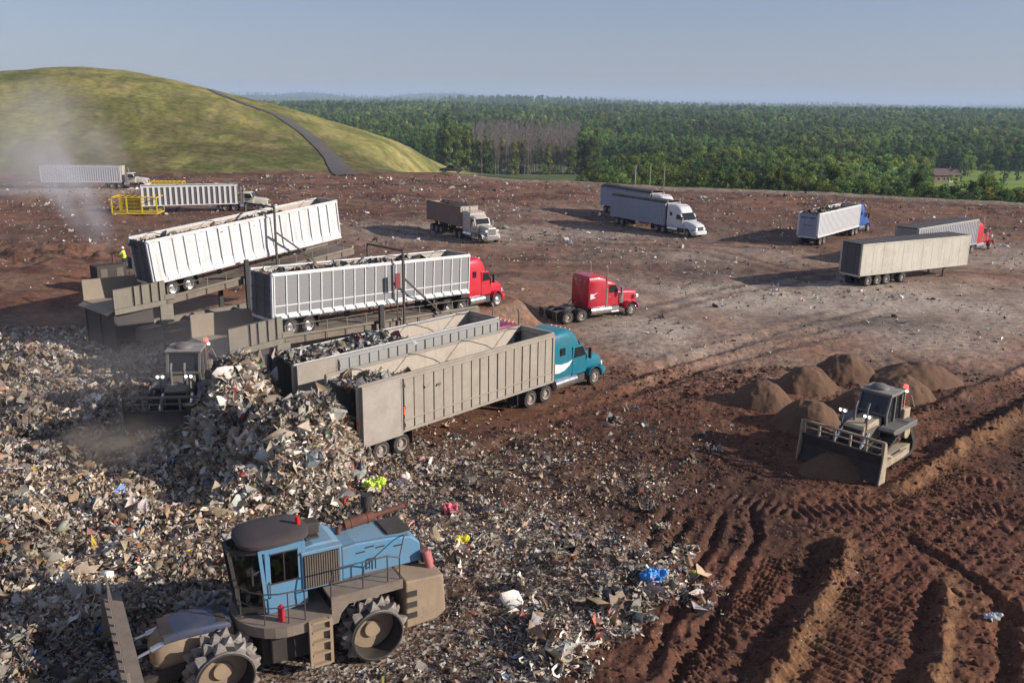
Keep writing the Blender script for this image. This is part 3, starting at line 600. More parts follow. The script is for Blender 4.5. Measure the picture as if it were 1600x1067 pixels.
# light litter over the yard
xx, yy, r = scatter(240000, -120, 115, 30, 205, lambda x, y: np.clip((.55*gravel_at(x, y)+.03+.24*ss(.48, .7, fbm(x/8+3, y/8+1, 3))+.25*ss(.5, .65, fbm(x/2.5+3, y/2.5+1, 3))*ss(80, 120, y))*(y < edge(x)-3)*(np.abs(x) < y*.7+5), 0, 1)*(1-.75*(y < 52)*(x > 8)), 8)
sz = np.exp(r.normal(-2.3, .5, len(xx)))*(.6+yy*.0085); zz = terrain(xx, yy)+sz*.1
lit = pieces('litter', np.c_[xx, yy, zz], sz, garbm, PW2*np.r_[1.0, 1.0, 1.2, 1.5, 1.6, 1, .8, np.ones(9)]/np.sum(PW2*np.r_[1.0, 1.0, 1.2, 1.5, 1.6, 1, .8, np.ones(9)]), seed=4, flat=.35)
tag(lit, 'scattered scraps and stones over the brown yard', kind='stuff')
# soil clods over the churned foreground
xx, yy, r = scatter(95000, 2, 40, 20, 56, lambda x, y: .25+.75*ss(.45, .65, fbm(x/3+8, y/3, 3)), 9)
sz = np.exp(r.normal(-2.95, .62, len(xx))); zz = terrain(xx, yy)+sz*.05
tv = [t_bag(np.random.default_rng(70+i)) for i in range(6)]
VV, FF, CC, o = [], [], [], 0
for kx in range(6):
    s = np.arange(kx, len(xx), 6); a = r.uniform(0, 6.28, len(s)); ca, sa = np.cos(a), np.sin(a); v = tv[kx][0]
    vx = (v[None, :, 0]*ca[:, None]-v[None, :, 1]*sa[:, None])*sz[s, None]+xx[s, None]; vy = (v[None, :, 0]*sa[:, None]+v[None, :, 1]*ca[:, None])*sz[s, None]+yy[s, None]; vz = v[None, :, 2]*sz[s, None]+zz[s, None]
    VV.append(np.stack([vx, vy, vz], -1).reshape(-1, 3)); FF.append((np.array(tv[kx][1])[None]+(np.arange(len(s))*len(v))[:, None, None]+o).reshape(-1, 4)); o += len(s)*len(v)
    CC.append(np.repeat(np.array([.085, .042, .029])*r.uniform(.6, 1.7, (len(s), 1)), len(tv[kx][1]), 0))
tag(np_mesh('clods', np.concatenate(VV), np.concatenate(FF), attrmat('clod_soil', .95, 'col', .3, 9, spec=.1), None, np.concatenate(CC)), 'loose red brown soil clods over the churned ground', kind='stuff')
# heaps spilled behind the open trailers
def heap(cx, cy, hd, L, Wd, H, n, label, seed, skew=0., pw=PW1):
    e = empty('garbage_heap', (cx, cy, 0), HT(hd), label=label, cat='garbage heap', group='garbage heaps behind the open trailers')
    r = np.random.default_rng(seed); N = 64; a, b = np.meshgrid(np.linspace(-1.25, 1.25, N), np.linspace(-1.25, 1.25, N), indexing='ij')
    c_, s_ = math.cos(HT(hd)), math.sin(HT(hd))
    def hf(a, b):
        lx, ly = a*L, b*Wd; wx, wy = cx+lx*c_-ly*s_, cy+lx*s_+ly*c_
        rr = np.hypot(a-skew*.5*(1-np.hypot(a, b)), b)+(fbm(wx/1.9+seed, wy/1.9, 3)-.5)*.6
        h = H*np.clip(1-np.clip(rr, 0, 2)**2.1, -.15, 1)+(fbm(wx/.8, wy/.8+seed, 3)-.5)*.9*np.clip(1.2-rr, 0, 1)
        return h, wx, wy
    h, wx, wy = hf(a.ravel(), b.ravel()); zt = terrain(wx, wy); zz = zt+np.where(h > -.05, h, -.6)
    ii = np.arange(N*N).reshape(N, N); F = np.stack([ii[:-1, :-1], ii[1:, :-1], ii[1:, 1:], ii[:-1, 1:]], -1).reshape(-1, 4)
    core = np_mesh('heap_core', np.c_[a.ravel()*L, b.ravel()*Wd, zz], F, paint('heap_core', (.09, .07, .055), .9, dirt=.6, dcol=(.16, .12, .09), scale=2.5, bump=.5), e)
    u = r.uniform(-1.15, 1.15, n); v = r.uniform(-1.15, 1.15, n); h, wx, wy = hf(u, v); k = h > -.02; u, v, h, wx, wy = u[k], v[k], h[k], wx[k], wy[k]
    s = np.clip(np.exp(r.normal(-1.95, .5, len(u))), .06, .5); z = terrain(wx, wy)+h+s*.1
    o = pieces('loose_garbage', np.c_[u*L, v*Wd, z], s, garbm, pw, e, flat=.85, seed=seed, soilc=(.30, .25, .20), warm=(1.05, 1.0, .92)); o['kind'] = 'stuff'
    m2 = 5200; u, v = u[:m2], v[:m2]; s2 = np.clip(np.exp(r.normal(-.85, .4, m2)), .25, .85); o = pieces('torn_sheet', np.c_[u*L, v*Wd, z[:m2]+.04], s2, garbm, PW3, e, flat=1.0, seed=seed+5, tw=TWF, soilc=(.36, .32, .27), warm=(1.1, 1.06, 1.0)); o['kind'] = 'stuff'
    return e
heap(-13.6, 41.9, 46.5, 3.0, 3.1, 4.3, 44000, 'tall ragged garbage heap behind the open trailer with the maroon tractor', 31, .35, PW3)
heap(-9.75, 38.3, 47.5, 4.1, 2.9, 3.6, 46000, 'broad pale garbage heap spilling from the beige trailer of the teal tractor', 32, .45, PW3)
# single scraps that stand out
def bag(px, col, s, name, label, cat, seed):
    p = G(*px); r = np.random.default_rng(seed); V, F = t_bag(r); V2 = []
    m = MB(); m.add(V*np.array([1.2, 1, .9])*s, F); m.add(V*np.array([.6, .7, .5])*s+np.array([.45, .1, .1])*s, F)
    mt = paint(name+'_film', col, .35, dirt=.15, scale=6)
    o = m.build(name, mt, loc=(p[0], p[1], zat(p[0], p[1])+s*.35)); sd = o.modifiers.new('fine', 'SUBSURF'); sd.levels = sd.render_levels = 3
    tx = bpy.data.textures.new('crumple', 'CLOUDS'); tx.noise_scale = s*.28; tx.noise_depth = 3; dm = o.modifiers.new('crumple', 'DISPLACE'); dm.texture = tx; dm.strength = s*.75; dm.mid_level = .5; dm.texture_coords = 'LOCAL'; tag(o, label, cat)
bag((1018, 915), (.05, .28, .68), .75, 'plastic_bag', 'bright blue plastic bag at the right edge of the litter', 'bag', 41)
bag((722, 858), (.75, .62, .02), .45, 'plastic_bag', 'bright yellow plastic bag right of the blue compactor', 'bag', 42)
bag((582, 766), (.52, .68, .05), .8, 'plastic_sack', 'lime yellow sack low on the pale garbage heap', 'sack', 43)
bag((700, 810), (.55, .12, .16), .5, 'plastic_bag', 'pinkish red plastic bag in the litter behind the blue compactor', 'bag', 44)
bag((1080, 900), (.6, .55, .06), .35, 'plastic_bag', 'small dull yellow bag beside the blue one', 'bag', 45)
bag((1550, 968), (.6, .6, .6), .42, 'plastic_bag', 'small white bag alone on the tracked brown soil', 'bag', 46)
# soil mounds tipped for cover
moundm = paint('mound_soil', (.135, .072, .040), .95, dirt=.6, dcol=(.085, .045, .027), scale=.8, bump=.6, var=.3)
def mound(px, R, H, label, seed, ex=1.1):
    R *= .86; H *= .84; p = G(*px); N = 64; t = np.linspace(-1.3, 1.3, N); a, b = np.meshgrid(t, t, indexing='ij'); a, b = a.ravel(), b.ravel()
    x, y = p[0]+a*R*ex, p[1]+b*R
    rr = np.hypot(a, b)+(fbm(x/1.5+seed, y/1.5, 3)-.5)*.36
    h = H*np.clip(1-rr**1.75, -.3, 1); h = np.where(h > 0, np.minimum(h, H*.93+.05*h), h)+((fbm(x*1.6, y*1.6, 4)-.5)*.30+(fbm(x*5, y*5, 2)-.5)*.10)*np.clip(1.2-rr, 0, 1)
    ii = np.arange(N*N).reshape(N, N); F = np.stack([ii[:-1, :-1], ii[1:, :-1], ii[1:, 1:], ii[:-1, 1:]], -1).reshape(-1, 4)
    o = np_mesh('soil_mound', np.c_[a*R*ex, b*R, terrain(x, y)+np.where(h > -.1, h, -.5)], F, moundm, smooth=True); o.location = (p[0], p[1], 0)
    tag(o, label, 'soil mound', 'soil mounds tipped beside the bulldozer')
mound((1190, 632), 2.05, 1.65, 'smooth brown soil mound at the outer left end of the mound group', 1)
mound((1258, 608), 2.0, 1.55, 'brown soil mound just behind the leftmost mound', 2)
mound((1320, 592), 2.2, 1.75, 'dark sided soil mound farthest from the bulldozer', 3)
mound((1262, 668), 2.1, 1.75, 'nearest soil mound, beside the bulldozer blade', 4)
mound((1350, 642), 2.1, 1.6, 'soil mound directly behind the bulldozer cab', 5)
mound((1408, 622), 2.0, 1.5, 'brown soil mound right of the one behind the cab', 6)
mound((1425, 598), 2.5, 1.35, 'wide low soil mound at the right back of the group', 7, 1.5)
# ------------------------------------------------------------------ wheels
def wheel_meshes():
    m = MB(); p = [(.30, -.14), (.44, -.15), (.50, -.13), (.515, -.07), (.515, .07), (.50, .13), (.44, .15), (.30, .14)]
    m.lathe(p, n=26); single = m.build('wheel', 'tyre', smooth=True).data
    m = MB(); p = [(.30, -.33), (.46, -.33), (.515, -.28), (.515, -.06), (.47, -.03), (.42, 0), (.47, .03), (.515, .06), (.515, .28), (.50, .31), (.44, .33), (.30, .32)]
    m.lathe(p, n=26); dual = m.build('wheel', 'tyre', smooth=True).data
    m = MB(); m.lathe([(.29, .13), (.31, .16), (.27, .15), (.25, .06), (.16, .08), (.15, .16), (.09, .18), (.0, .18)], n=22); fr = m.build('rim', 'rim', smooth=True).data
    m = MB(); m.lathe([(.29, .31), (.32, .34), (.29, .33), (.24, .17), (.16, .19), (.14, .28), (.0, .29)], n=22); dr = m.build('rim', 'rim', smooth=True).data
    for o in list(COL.objects):
        if o.name.split('.')[0] in ('wheel', 'rim') and o.type == 'MESH': bpy.data.objects.remove(o)
    frd, drd = fr.copy(), dr.copy(); frd.materials[0] = MT['rim_d']; drd.materials[0] = MT['rim_d']
    return dict(single=single, dual=dual, fr=fr, dr=dr, frd=frd, drd=drd)
WM = wheel_meshes()
def wheel(parent, x, side, y, dual=True, dusty=False, z=.515):
    w_ = put(WM['dual' if dual else 'single'], 'wheel', parent, (x, y*side, z), (0, random.random(), 0) if side > 0 else (0, random.random(), math.pi))
    k = ('dr' if dual else 'fr')+('d' if dusty else ''); put(WM[k], 'rim', w_, (0, 0, 0)); return w_
# ------------------------------------------------------------------ tractors
def tractor(loc, hd, col, label, style='aero', z=0., pitch=0., group='truck tractors at the landfill', stacks=True, dusty=True, swoosh=False, roof='same', trim='chrome', squash=1., decal=False):
    e = empty('truck_tractor', (loc[0], loc[1], z), rot=(0, -HT(pitch), HT(hd)), label=label, cat='truck tractor', group=group)
    WB = {'aero': 5.3, 'classic': 5.6, 'day': 4.6}[style]; WX = 1.28+(WB-1.28)*squash; GXF[0] = (lambda v: (1.28+(v[0]-1.28)*squash if v[0] > 1.28 else v[0], v[1], v[2])) if squash != 1 else None
    m = MB(); [m.box(-1.5, WB+.7, s*.43-.05, s*.43+.05, .72, 1.0) for s in (-1, 1)]
    for x in (-1.4, -.65, .65, 2.2, WB-.9): m.box(x-.06, x+.06, -.43, .43, .76, .96)
    for x in (-.66, .66, WB): m.cyl((x, -.8, .515), (x, .8, .515), .09, n=8)
    m.box(-.5, .5, -.55, .55, 1.0, 1.06); m.cyl((-.1, 0, 1.06), (-.1, 0, 1.16), .5, .46, n=18); m.box(.3, .62, -.42, .42, 1.0, 1.12)
    m.build('frame', 'dsteel', e)
    for x in (-.66, .66):
        for s in (-1, 1): wheel(e, x, s, .92, True, dusty)
    for s in (-1, 1): wheel(e, WX, s, 1.06, False, dusty)
    for s in (-1, 1): m = MB(); m.box(-1.75, -1.70, s*.92-.3, s*.92+.3, .35, 1.05); m.build('mud_flap', 'black', e)
    g = 'glass'
    if style == 'aero':
        m = MB(); m.loft([(1.28, 1.0, 3.78, 1.17, 1.10), (1.36, .95, 3.9, 1.24, 1.17), (2.6, .92, 3.95, 1.25, 1.16), (3.1, .92, 3.86, 1.25, 1.12), (3.55, .92, 3.55, 1.22, 1.04), (3.85, .92, 3.12, 1.2, 1.0), (4.0, .92, 2.86, 1.18, .98), (4.5, .95, 2.12, 1.1, 1.0)], n=28, e=7)
        m.build('cab', col, e, smooth=True)
        m = MB(); m.loft([(4.44, .95, 2.08, 1.04, .99), (5.2, .98, 1.98, 1.02, .93), (6.0, .95, 1.80, .98, .84), (6.35, .9, 1.66, .92, .74), (6.52, .85, 1.45, .84, .62)], n=28, e=4.5); m.build('hood', col, e, smooth=True)
        m = MB(); m.add([(3.93, -.93, 2.97), (3.93, .93, 2.97), (4.53, .96, 2.10), (4.53, -.96, 2.10), (3.99, -.9, 2.99), (3.99, .9, 2.99), (4.56, .93, 2.14), (4.56, -.93, 2.14)], [(0, 1, 2, 3), (4, 5, 6, 7), (0, 1, 5, 4), (1, 2, 6, 5), (2, 3, 7, 6), (3, 0, 4, 7)]); m.build('windshield', g, e)
        wx = [(3.15, 2.15), (4.28, 2.15), (3.98, 2.72), (3.25, 2.78)]; dx = [(3.05, 1.1), (4.35, 1.1), (4.42, 2.05), (3.98, 2.85), (3.05, 2.85)]
        yw, yd = 1.185, 1.222
    elif style == 'classic':
        m = MB(); m.loft([(1.28, .98, 3.44, 1.17, 1.10), (1.36, .95, 3.55, 1.22, 1.16), (2.2, .95, 3.56, 1.22, 1.16), (2.95, .95, 3.40, 1.22, 1.14), (3.05, .95, 3.34, 1.2, 1.12)], n=28, e=9); m.build('sleeper', col, e, smooth=True)
        m = MB(); m.loft([(3.06, .95, 3.18, 1.10, 1.02), (3.6, .95, 3.05, 1.10, 1.0), (4.05, .95, 2.86, 1.08, .96), (4.42, .95, 2.12, 1.0, .9)], n=28, e=8); m.build('cab', col, e, smooth=True)
        m = MB(); m.loft([(4.4, .95, 2.10, .72, .70), (5.2, .95, 2.04, .70, .66), (6.35, .92, 1.94, .66, .62), (6.45, .92, 1.92, .64, .6)], n=28, e=8); m.build('hood', col, e, smooth=True)
        m = MB(); m.add([(4.06, -.86, 2.78), (4.06, .86, 2.78), (4.40, .86, 2.14), (4.40, -.86, 2.14), (4.12, -.84, 2.8), (4.12, .84, 2.8), (4.45, .84, 2.16), (4.45, -.84, 2.16)], [(0, 1, 2, 3), (4, 5, 6, 7), (0, 1, 5, 4), (1, 2, 6, 5), (2, 3, 7, 6), (3, 0, 4, 7)]); m.build('windshield', g, e)
        wx = [(3.3, 2.1), (4.2, 2.1), (4.0, 2.66), (3.35, 2.72)]; dx = [(3.2, 1.1), (4.28, 1.1), (4.3, 2.0), (3.98, 2.8), (3.2, 2.85)]
        yw, yd = 1.035, 1.075
    else:
        m = MB(); m.loft([(1.9, .95, 2.72, 1.15, 1.05), (1.98, .95, 2.85, 1.18, 1.08), (2.9, .95, 2.88, 1.18, 1.06), (3.15, .95, 2.78, 1.16, 1.02), (3.6, .95, 2.08, 1.06, .96)], n=28, e=8); m.build('cab', col, e, smooth=True)
        m = MB(); m.loft([(3.56, .95, 2.06, .96, .92), (4.4, .95, 1.96, .94, .86), (5.3, .92, 1.84, .90, .78), (5.55, .9, 1.72, .86, .72)], n=28, e=6); m.build('hood', col, e, smooth=True)
        m = MB(); m.add([(3.17, -.9, 2.74), (3.17, .9, 2.74), (3.58, .92, 2.10), (3.58, -.92, 2.10), (3.23, -.88, 2.76), (3.23, .88, 2.76), (3.62, .9, 2.12), (3.62, -.9, 2.12)], [(0, 1, 2, 3), (4, 5, 6, 7), (0, 1, 5, 4), (1, 2, 6, 5), (2, 3, 7, 6), (3, 0, 4, 7)]); m.build('windshield', g, e)
        wx = [(2.25, 2.0), (3.4, 2.0), (3.12, 2.62), (2.3, 2.66)]; dx = [(2.15, 1.1), (3.46, 1.1), (3.5, 1.95), (3.12, 2.74), (2.15, 2.76)]
        yw, yd = 1.11, 1.145
    nose = {'aero': 6.55, 'classic': 6.46, 'day': 5.58}[style]; hz = {'aero': 1.45, 'classic': 1.88, 'day': 1.62}[style]
    for s in (-1, 1):
        m = MB(); m.prism(dx, s*(yd-.13), s*(yd+.012)); d = m.build('door', col, e, bevel=.02)
        m = MB(); m.prism(wx, s*(yd-.1), s*(yd+.028)); m.build('window', g, d)
        m = MB(); m.box(dx[0][0]+.1, dx[0][0]+.28, s*(yd+.01), s*(yd+.04), 1.75, 1.80); m.build('handle', 'chrome', d)
        # mirror on its arm
        mx = dx[2][0]-.05; m = MB(); m.tube([(mx, s*1.1, 2.5), (mx+.12, s*1.38, 2.5)], .02); m.tube([(mx, s*1.1, 1.95), (mx+.12, s*1.38, 1.98)], .02); m.box(mx+.07, mx+.16, s*1.30, s*1.50, 1.92, 2.56); m.build('mirror', 'black' if style != 'classic' else 'chrome', e)
        # fender
        R = .66; m = MB(); A = [HT(a) for a in range(8, 176, 14)]; ya, yb = (.74, 1.25) if style != 'classic' else (.62, 1.26)
        V = []; 
        for a in A:
            for (r_, y_) in ((R, ya), (R, yb), (R+.05, yb), (R+.05, ya)): V.append((WB+r_*math.cos(a), s*y_, .53+r_*math.sin(a)))
        n = len(A); F = [(4*i+j, 4*i+(j+1) % 4, 4*i+4+(j+1) % 4, 4*i+4+j) for i in range(n-1) for j in range(4)]+[(0, 1, 2, 3), (4*n-4, 4*n-3, 4*n-2, 4*n-1)]
        m.add(V, F); m.build('fender', col, e, smooth=True)
        # tank, step
        m = MB(); x0, x1 = (1.55, 3.5) if style != 'day' else (1.5, 2.5); m.cyl((x0, s*.98, .78), (x1, s*.98, .78), .34, n=22)
        for k in range(4): xx_ = x0+.15+k*(x1-x0-.3)/3; m.cyl((xx_-.03, s*.98, .78), (xx_+.03, s*.98, .78), .352, n=22)
        m.build('fuel_tank', trim, e, smooth=True)
        m = MB(); m.box(x1+.1, x1+.85, s*.85, s*1.22, .5, .56); m.box(x1+.1, x1+.85, s*.8, s*1.14, .56, .98); m.build('step', trim if style == 'classic' else 'dsteel', e)
        # headlamp
        hx = nose-.12
        m = MB(); m.box(hx-.15, hx+.1, s*(.66 if style != 'classic' else .78)-.17, s*(.66 if style != 'classic' else .78)+.17, hz-.48, hz-.2); m.build('headlight', 'lens', e, bevel=.04)
    m = MB(); w_ = .52 if style != 'aero' else .46; m.box(nose-.06, nose+.03, -w_, w_, .98, hz-.02)
    gr = m.build('grille', 'black' if style == 'aero' else 'chrome', e, bevel=.03)
    m = MB()
    for k in range(7): zz_ = 1.02+k*(hz-1.08)/6.5; m.box(nose+.03, nose+.045, -w_+.06, w_-.06, zz_, zz_+.03)
    m.build('grille_bar', 'dsteel' if style != 'aero' else 'chrome', gr)
    m = MB(); m.loft([(nose-.45, .42, .92, 1.18, 1.18), (nose-.1, .42, .94, 1.14, 1.14), (nose+.12, .44, .92, .95, .95), (nose+.2, .5, .86, .75, .75)], n=24, e=6); m.build('bumper', 'chrome' if style == 'classic' else col, e, smooth=True)
    if stacks:
        xs_ = {'aero': 1.18, 'classic': 3.06, 'day': 1.75}[style]; yy_ = 1.0 if style != 'classic' else 1.13; top = 4.15 if style != 'day' else 3.5
        for s in (-1, 1):
            m = MB(); m.cyl((xs_, s*yy_, 1.0), (xs_, s*yy_, 2.5), .11, n=12); m.cyl((xs_, s*yy_, 2.5), (xs_, s*yy_, top), .065, n=10); m.cyl((xs_, s*yy_, top), (xs_-.12, s*yy_, top+.18), .065, n=10); m.build('exhaust_stack', 'chrome', e, smooth=True)
    if style == 'aero':
        for s in (-1, 1): m = MB(); m.box(.62, 1.30, s*1.16, s*1.20, 1.15, 3.72); m.build('side_extender', 'black', e)
        for s in (-1, 1):
            m = MB(); m.box(1.9, 2.35, s*1.22, s*1.245, 2.5, 2.95); m.build('sleeper_window', 'glass', e, bevel=.02)
    if style != 'day':
        
        for y_ in (-.7, -.35, 0, .35, .7): m = MB(); m.cyl((2.9 if style == 'classic' else 3.25, y_, (3.38 if style == 'classic' else 3.78)), (3.0 if style == 'classic' else 3.35, y_, (3.44 if style == 'classic' else 3.80)), .05, n=8); m.build('roof_light', 'orange', e)
        m = MB(); m.tube([(1.2, -.55, 1.25), (.5, -.45, 1.5), (.1, -.3, 1.2)], .03); m.tube([(1.2, .3, 1.3), (.6, .25, 1.6), (.2, .2, 1.2)], .03); m.build('air_hose', 'black', e)
    if style == 'classic':
        m = MB(); [m.box(1.262, 1.275, y_, y_+.28, 3.1, 3.16) for y_ in (-.8, -.14, .52)]; m.build('vent', 'chrome', e)
        for s in (-1, 1): m = MB(); m.cyl((4.62, s*.98, 1.2), (4.62, s*.98, 2.0), .19, n=16); m.build('air_cleaner', 'chrome', e, smooth=True)
    if swoosh:
        for s in (-1, 1):
            m = MB(); P_ = [(1.40, 1.55), (1.75, 1.50), (2.3, 1.58), (2.75, 1.80), (3.02, 2.10), (2.6, 2.00), (2.0, 1.98), (1.40, 2.12)]; m.prism(P_, s*1.225, s*1.256); m.build('swoosh', 'white', e)
    if decal:
        for s in (-1, 1): m = MB(); m.prism([(1.42, 1.75), (1.95, 1.85), (1.7, 2.0), (2.15, 2.3), (1.75, 2.15), (1.42, 2.2)], s*1.205, s*1.232); m.build('wing_decal', 'white', e)
    GXF[0] = None
    return e
# ------------------------------------------------------------------ trailers
def trailer(loc, hd, label, L=14.4, H=2.85, z0=1.12, style='slot', side='beige', rib=None, inner='inner', z=0., pitch=0., door='closed', load=2.2, top='open', axles=2, leg=True, dusty=True, near_rear=True, doormat='bdoor', group='trailers parked and unloading on the yard', loadpal=PW1, spare=False, front='inner', marks=False):
    """origin: the ground under the rear end, middle of the width"""
    c, s_ = math.cos(HT(hd)), math.sin(HT(hd))
    if near_rear: loc = (loc[0]-s_*1.29, loc[1]+c*1.29)
    e = empty('semi_trailer', (loc[0], loc[1], z), rot=(0, -HT(pitch), HT(hd)), label=label, cat='trailer', group=group)
    Wd = 1.25; zt = z0+H; rib = rib or side; solid = top in ('box',)
    for s in (-1, 1):
        m = MB(); y = s*Wd; yo = lambda d: s*(Wd+d)
        m.box(0, L, min(y, yo(.04)), max(y, yo(.04)), z0, zt-.02)
        wall = m.build('side_wall', [MT[side]], e)
        m2 = MB(); m2.box(.3, L-.1, s*(Wd-.012)-.003, s*(Wd-.012)+.003, z0+.2, zt-.1); m2.build('inner_lining', inner, wall)
        m = MB()
        def rb(x0, x1, d, za, zb, w_=0): m.box(x0, x1, min(yo(.038), yo(d)), max(yo(.038), yo(d)), za, zb)
        if style == 'slot':
            n = int(L/.62); P0 = 2.6 if door == 'open' else .12
            xs = np.linspace(P0, L-.15, max(2, int((L-.15-P0)/.62))+1)
            for a, b in zip(xs, xs[1:]):
                k = random.gauss(0, .012); rb(a+.06+k, b-.06+k, .10+random.uniform(-.02, .015), z0+.62, zt-.22); rb(a+.06+k, b-.06+k, .10, z0+.12, z0+.55)
            rb(0, L, .105, zt-.2, zt-.05); rb(0, L, .105, z0-.03, z0+.10)
            rb(0, .1, .11, z0+.1, zt-.2); rb(L-.13, L, .11, z0+.1, zt-.2)
        elif style == 'post':
            xs = np.linspace(.08, L-.08, 20)
            for x in xs: rb(x-.035, x+.035, .10, z0+.18, zt-.12)
            rb(0, L, .11, zt-.12, zt-.02); rb(0, L, .07, z0+.78, z0+.85); rb(0, L, .11, z0-.02, z0+.07)
            for a, b in zip(xs, xs[1:]):
                V = [(a+.06, yo(.06), z0+.34), (b-.16, yo(.06), z0+.34), (b-.06, yo(.30), z0+.09), (a+.04, yo(.30), z0+.09), (a+.06, yo(.05), z0+.09), (b-.06, yo(.05), z0+.09)]
                m.add(V, [(0, 1, 2, 3), (0, 3, 4), (1, 5, 2), (3, 2, 5, 4)])
        elif style == 'wide':
            xs = np.linspace(.1, L-.1, 19)
            for x in xs: x += random.gauss(0, .02); rb(x-.05, x+.05, .13+random.uniform(-.03, .02), z0+.1, zt-.1)
            rb(0, L, .12, zt-.12, zt-.02); rb(0, L, .12, z0-.04, z0+.08)
            for a, b in zip(xs, xs[1:]):
                V = [(a+.05, yo(.05), z0+.65), (b-.05, yo(.05), z0+.65), (b-.05, yo(.14), z0+.09), (a+.05, yo(.14), z0+.09), (a+.05, yo(.04), z0+.09), (b-.05, yo(.04), z0+.09)]
                m.add(V, [(0, 1, 2, 3), (0, 3, 4), (1, 5, 2), (3, 2, 5, 4)])
        elif style == 'bars':
            xs = np.linspace(.2, L-.3, int(L/.74))
            for x in xs: rb(x-.16, x+.16, .12, z0+.1, zt-.1)
            rb(0, L, .12, zt-.12, zt-.02); rb(0, L, .13, z0-.03, z0+.1)
        elif style == 'corr':
            xs = np.linspace(.2, L-.3, int(L/.42))
            for x in xs: rb(x-.08, x+.08, .09, z0+.12, zt-.12)
            rb(0, L, .1, zt-.14, zt-.02); rb(0, L, .12, z0-.06, z0+.14); rb(0, .12, .11, z0-.1, zt-.02); rb(L-.12, L, .11, z0, zt-.02)
        else:
            xs = np.linspace(.1, L-.1, int(L/1.22))
            for x in xs: rb(x-.02, x+.02, .05, z0+.1, zt-.06)
            rb(0, L, .07, zt-.1, zt-.02); rb(0, L, .07, z0-.05, z0+.1)
        o = m.build('side_post', rib, wall)
        m = MB(); m.box(-.03, L+.02, s*Wd-.06, s*Wd+.07, zt-.02, zt+.07); m.build('top_rail', 'tarp' if top == 'tarp' else rib, e, bevel=.015)
    m = MB(); m.box(0, L, -Wd+.01, Wd-.01, z0+.02, z0+.14); m.build('floor', inner, e)
    m = MB(); m.box(L-.08, L, -Wd+.01, Wd-.01, z0+.1, zt-.02); m.box(L-.09, L+.05, -Wd+.02, Wd-.02, zt-.02, zt+.08); m.build('front_wall', front, e)
    # rear frame
    m = MB(); [m.box(-.06, .06, s*1.2-.1, s*1.2+.1, z0-.05, zt+.02) for s in (-1, 1)]; m.box(-.05, .07, -1.2, 1.2, z0-.16, z0+.02); m.build('rear_frame', rib, e)
    for s in (-1, 1):
        for zz_ in ((z0+.35, z0+.95) if door == 'open' else (z0-.02,)): m = MB(); m.box(-.09, -.06, s*1.2-.05, s*1.2+.05, zz_, zz_+.16); m.build('tail_light', 'redlens', e)
    if door == 'closed':
        m = MB(); m.box(-.05, 0, -1.1, 1.1, z0+.02, zt-.05); [m.box(-.11, -.05, -1.08, 1.08, zz_, zz_+.1) for zz_ in np.linspace(z0+.15, zt-.3, 4)]; [m.cyl((-.12, y_, z0), (-.12, y_, zt-.1), .022, n=6) for y_ in (-.5, .5)]
        tg = m.build('tailgate', doormat, e)
        if marks:
            for y0, y1, z_ in ((-.95, -.15, zt-.62), (.05, .18, zt-.60), (.3, .95, zt-.62), (-.6, .55, zt-1.5)): m = MB(); m.box(-.135, -.11, y0, y1, z_, z_+.16 if z_ > zt-1 else z_+.08); m.build('mark', 'blue', tg)
    else:   # single swing door folded flat along the camera-side wall
        m = MB(); m.box(.02, 2.42, -Wd-.23, -Wd-.16, z0-.08, zt+.04); [m.box(.02, 2.42, -Wd-.25, -Wd-.23, zz_, zz_+.07) for zz_ in (z0-.06, zt-.05)]; [m.box(x_, x_+.06, -Wd-.25, -Wd-.23, z0+.02, zt-.05) for x_ in (.03, 2.35)]
        d = m.build('door', doormat, e)
        m = MB(); m.cyl((2.50, -Wd-.2, z0+.1), (2.50, -Wd-.2, zt-.1), .03, n=7); [m.box(2.42, 2.58, -Wd-.27, -Wd-.13, zz_, zz_+.16) for zz_ in (z0+.3, z0+1.2, z0+2.3)]; m.build('latch', 'black', d)
        m = MB(); m.box(2.44, 2.54, -Wd-.29, -Wd-.26, z0+.95, z0+1.35); m.build('reflector', 'orange', d)
    # running gear
    m = MB(); [m.box(.1, L-.3, s*.5-.06, s*.5+.06, z0-.22, z0+.02) for s in (-1, 1)]
    for x in np.arange(.4, L-.4, 1.0): m.box(x, x+.07, -Wd+.05, Wd-.05, z0-.1, z0+.018)
    ax = [1.25+1.27*i for i in range(axles)]
    for x in ax: m.cyl((x, -.8, .515), (x, .8, .515), .08, n=8); m.box(x-.25, x+.25, -.6, -.4, .6, z0-.2); m.box(x-.25, x+.25, .4, .6, .6, z0-.2)
    m.build('chassis', 'black', e)
    for x in ax:
        for s in (-1, 1): wheel(e, x, s, .92, True, dusty)
    if spare:
        for s in (-1, 1): wheel(e, 6.0, s, .92, True, True)
    for s in (-1, 1): m = MB(); m.box(ax[-1]+.7, ax[-1]+.73, s*.92-.3, s*.92+.3, .3, z0-.05); m.build('mud_flap', 'black', e)
    if leg:
        for s in (-1, 1):
            m = MB(); xl = L-3.0; m.box(xl-.07, xl+.07, s*.85-.07, s*.85+.07, .14 if leg == 'down' else .32, z0-.08); m.box(xl-.2, xl+.2, s*.85-.14, s*.85+.14, .08 if leg == 'down' else .26, .15 if leg == 'down' else .33)
            m.bar((xl, s*.85, .7), (xl+.9, s*.6, z0-.12), .06, .06); m.build('landing_gear', 'dsteel', e)
    # front bulkhead ladder, lights
    m = MB(); [m.box(L+.03, L+.07, y_, y_+.04, z0, zt-.1) for y_ in (-1.0, -.6)]; [m.box(L+.03, L+.07, -1.0, -.56, zz_, zz_+.03) for zz_ in np.arange(z0+.2, zt-.2, .35)]; m.build('ladder', 'alu', e)
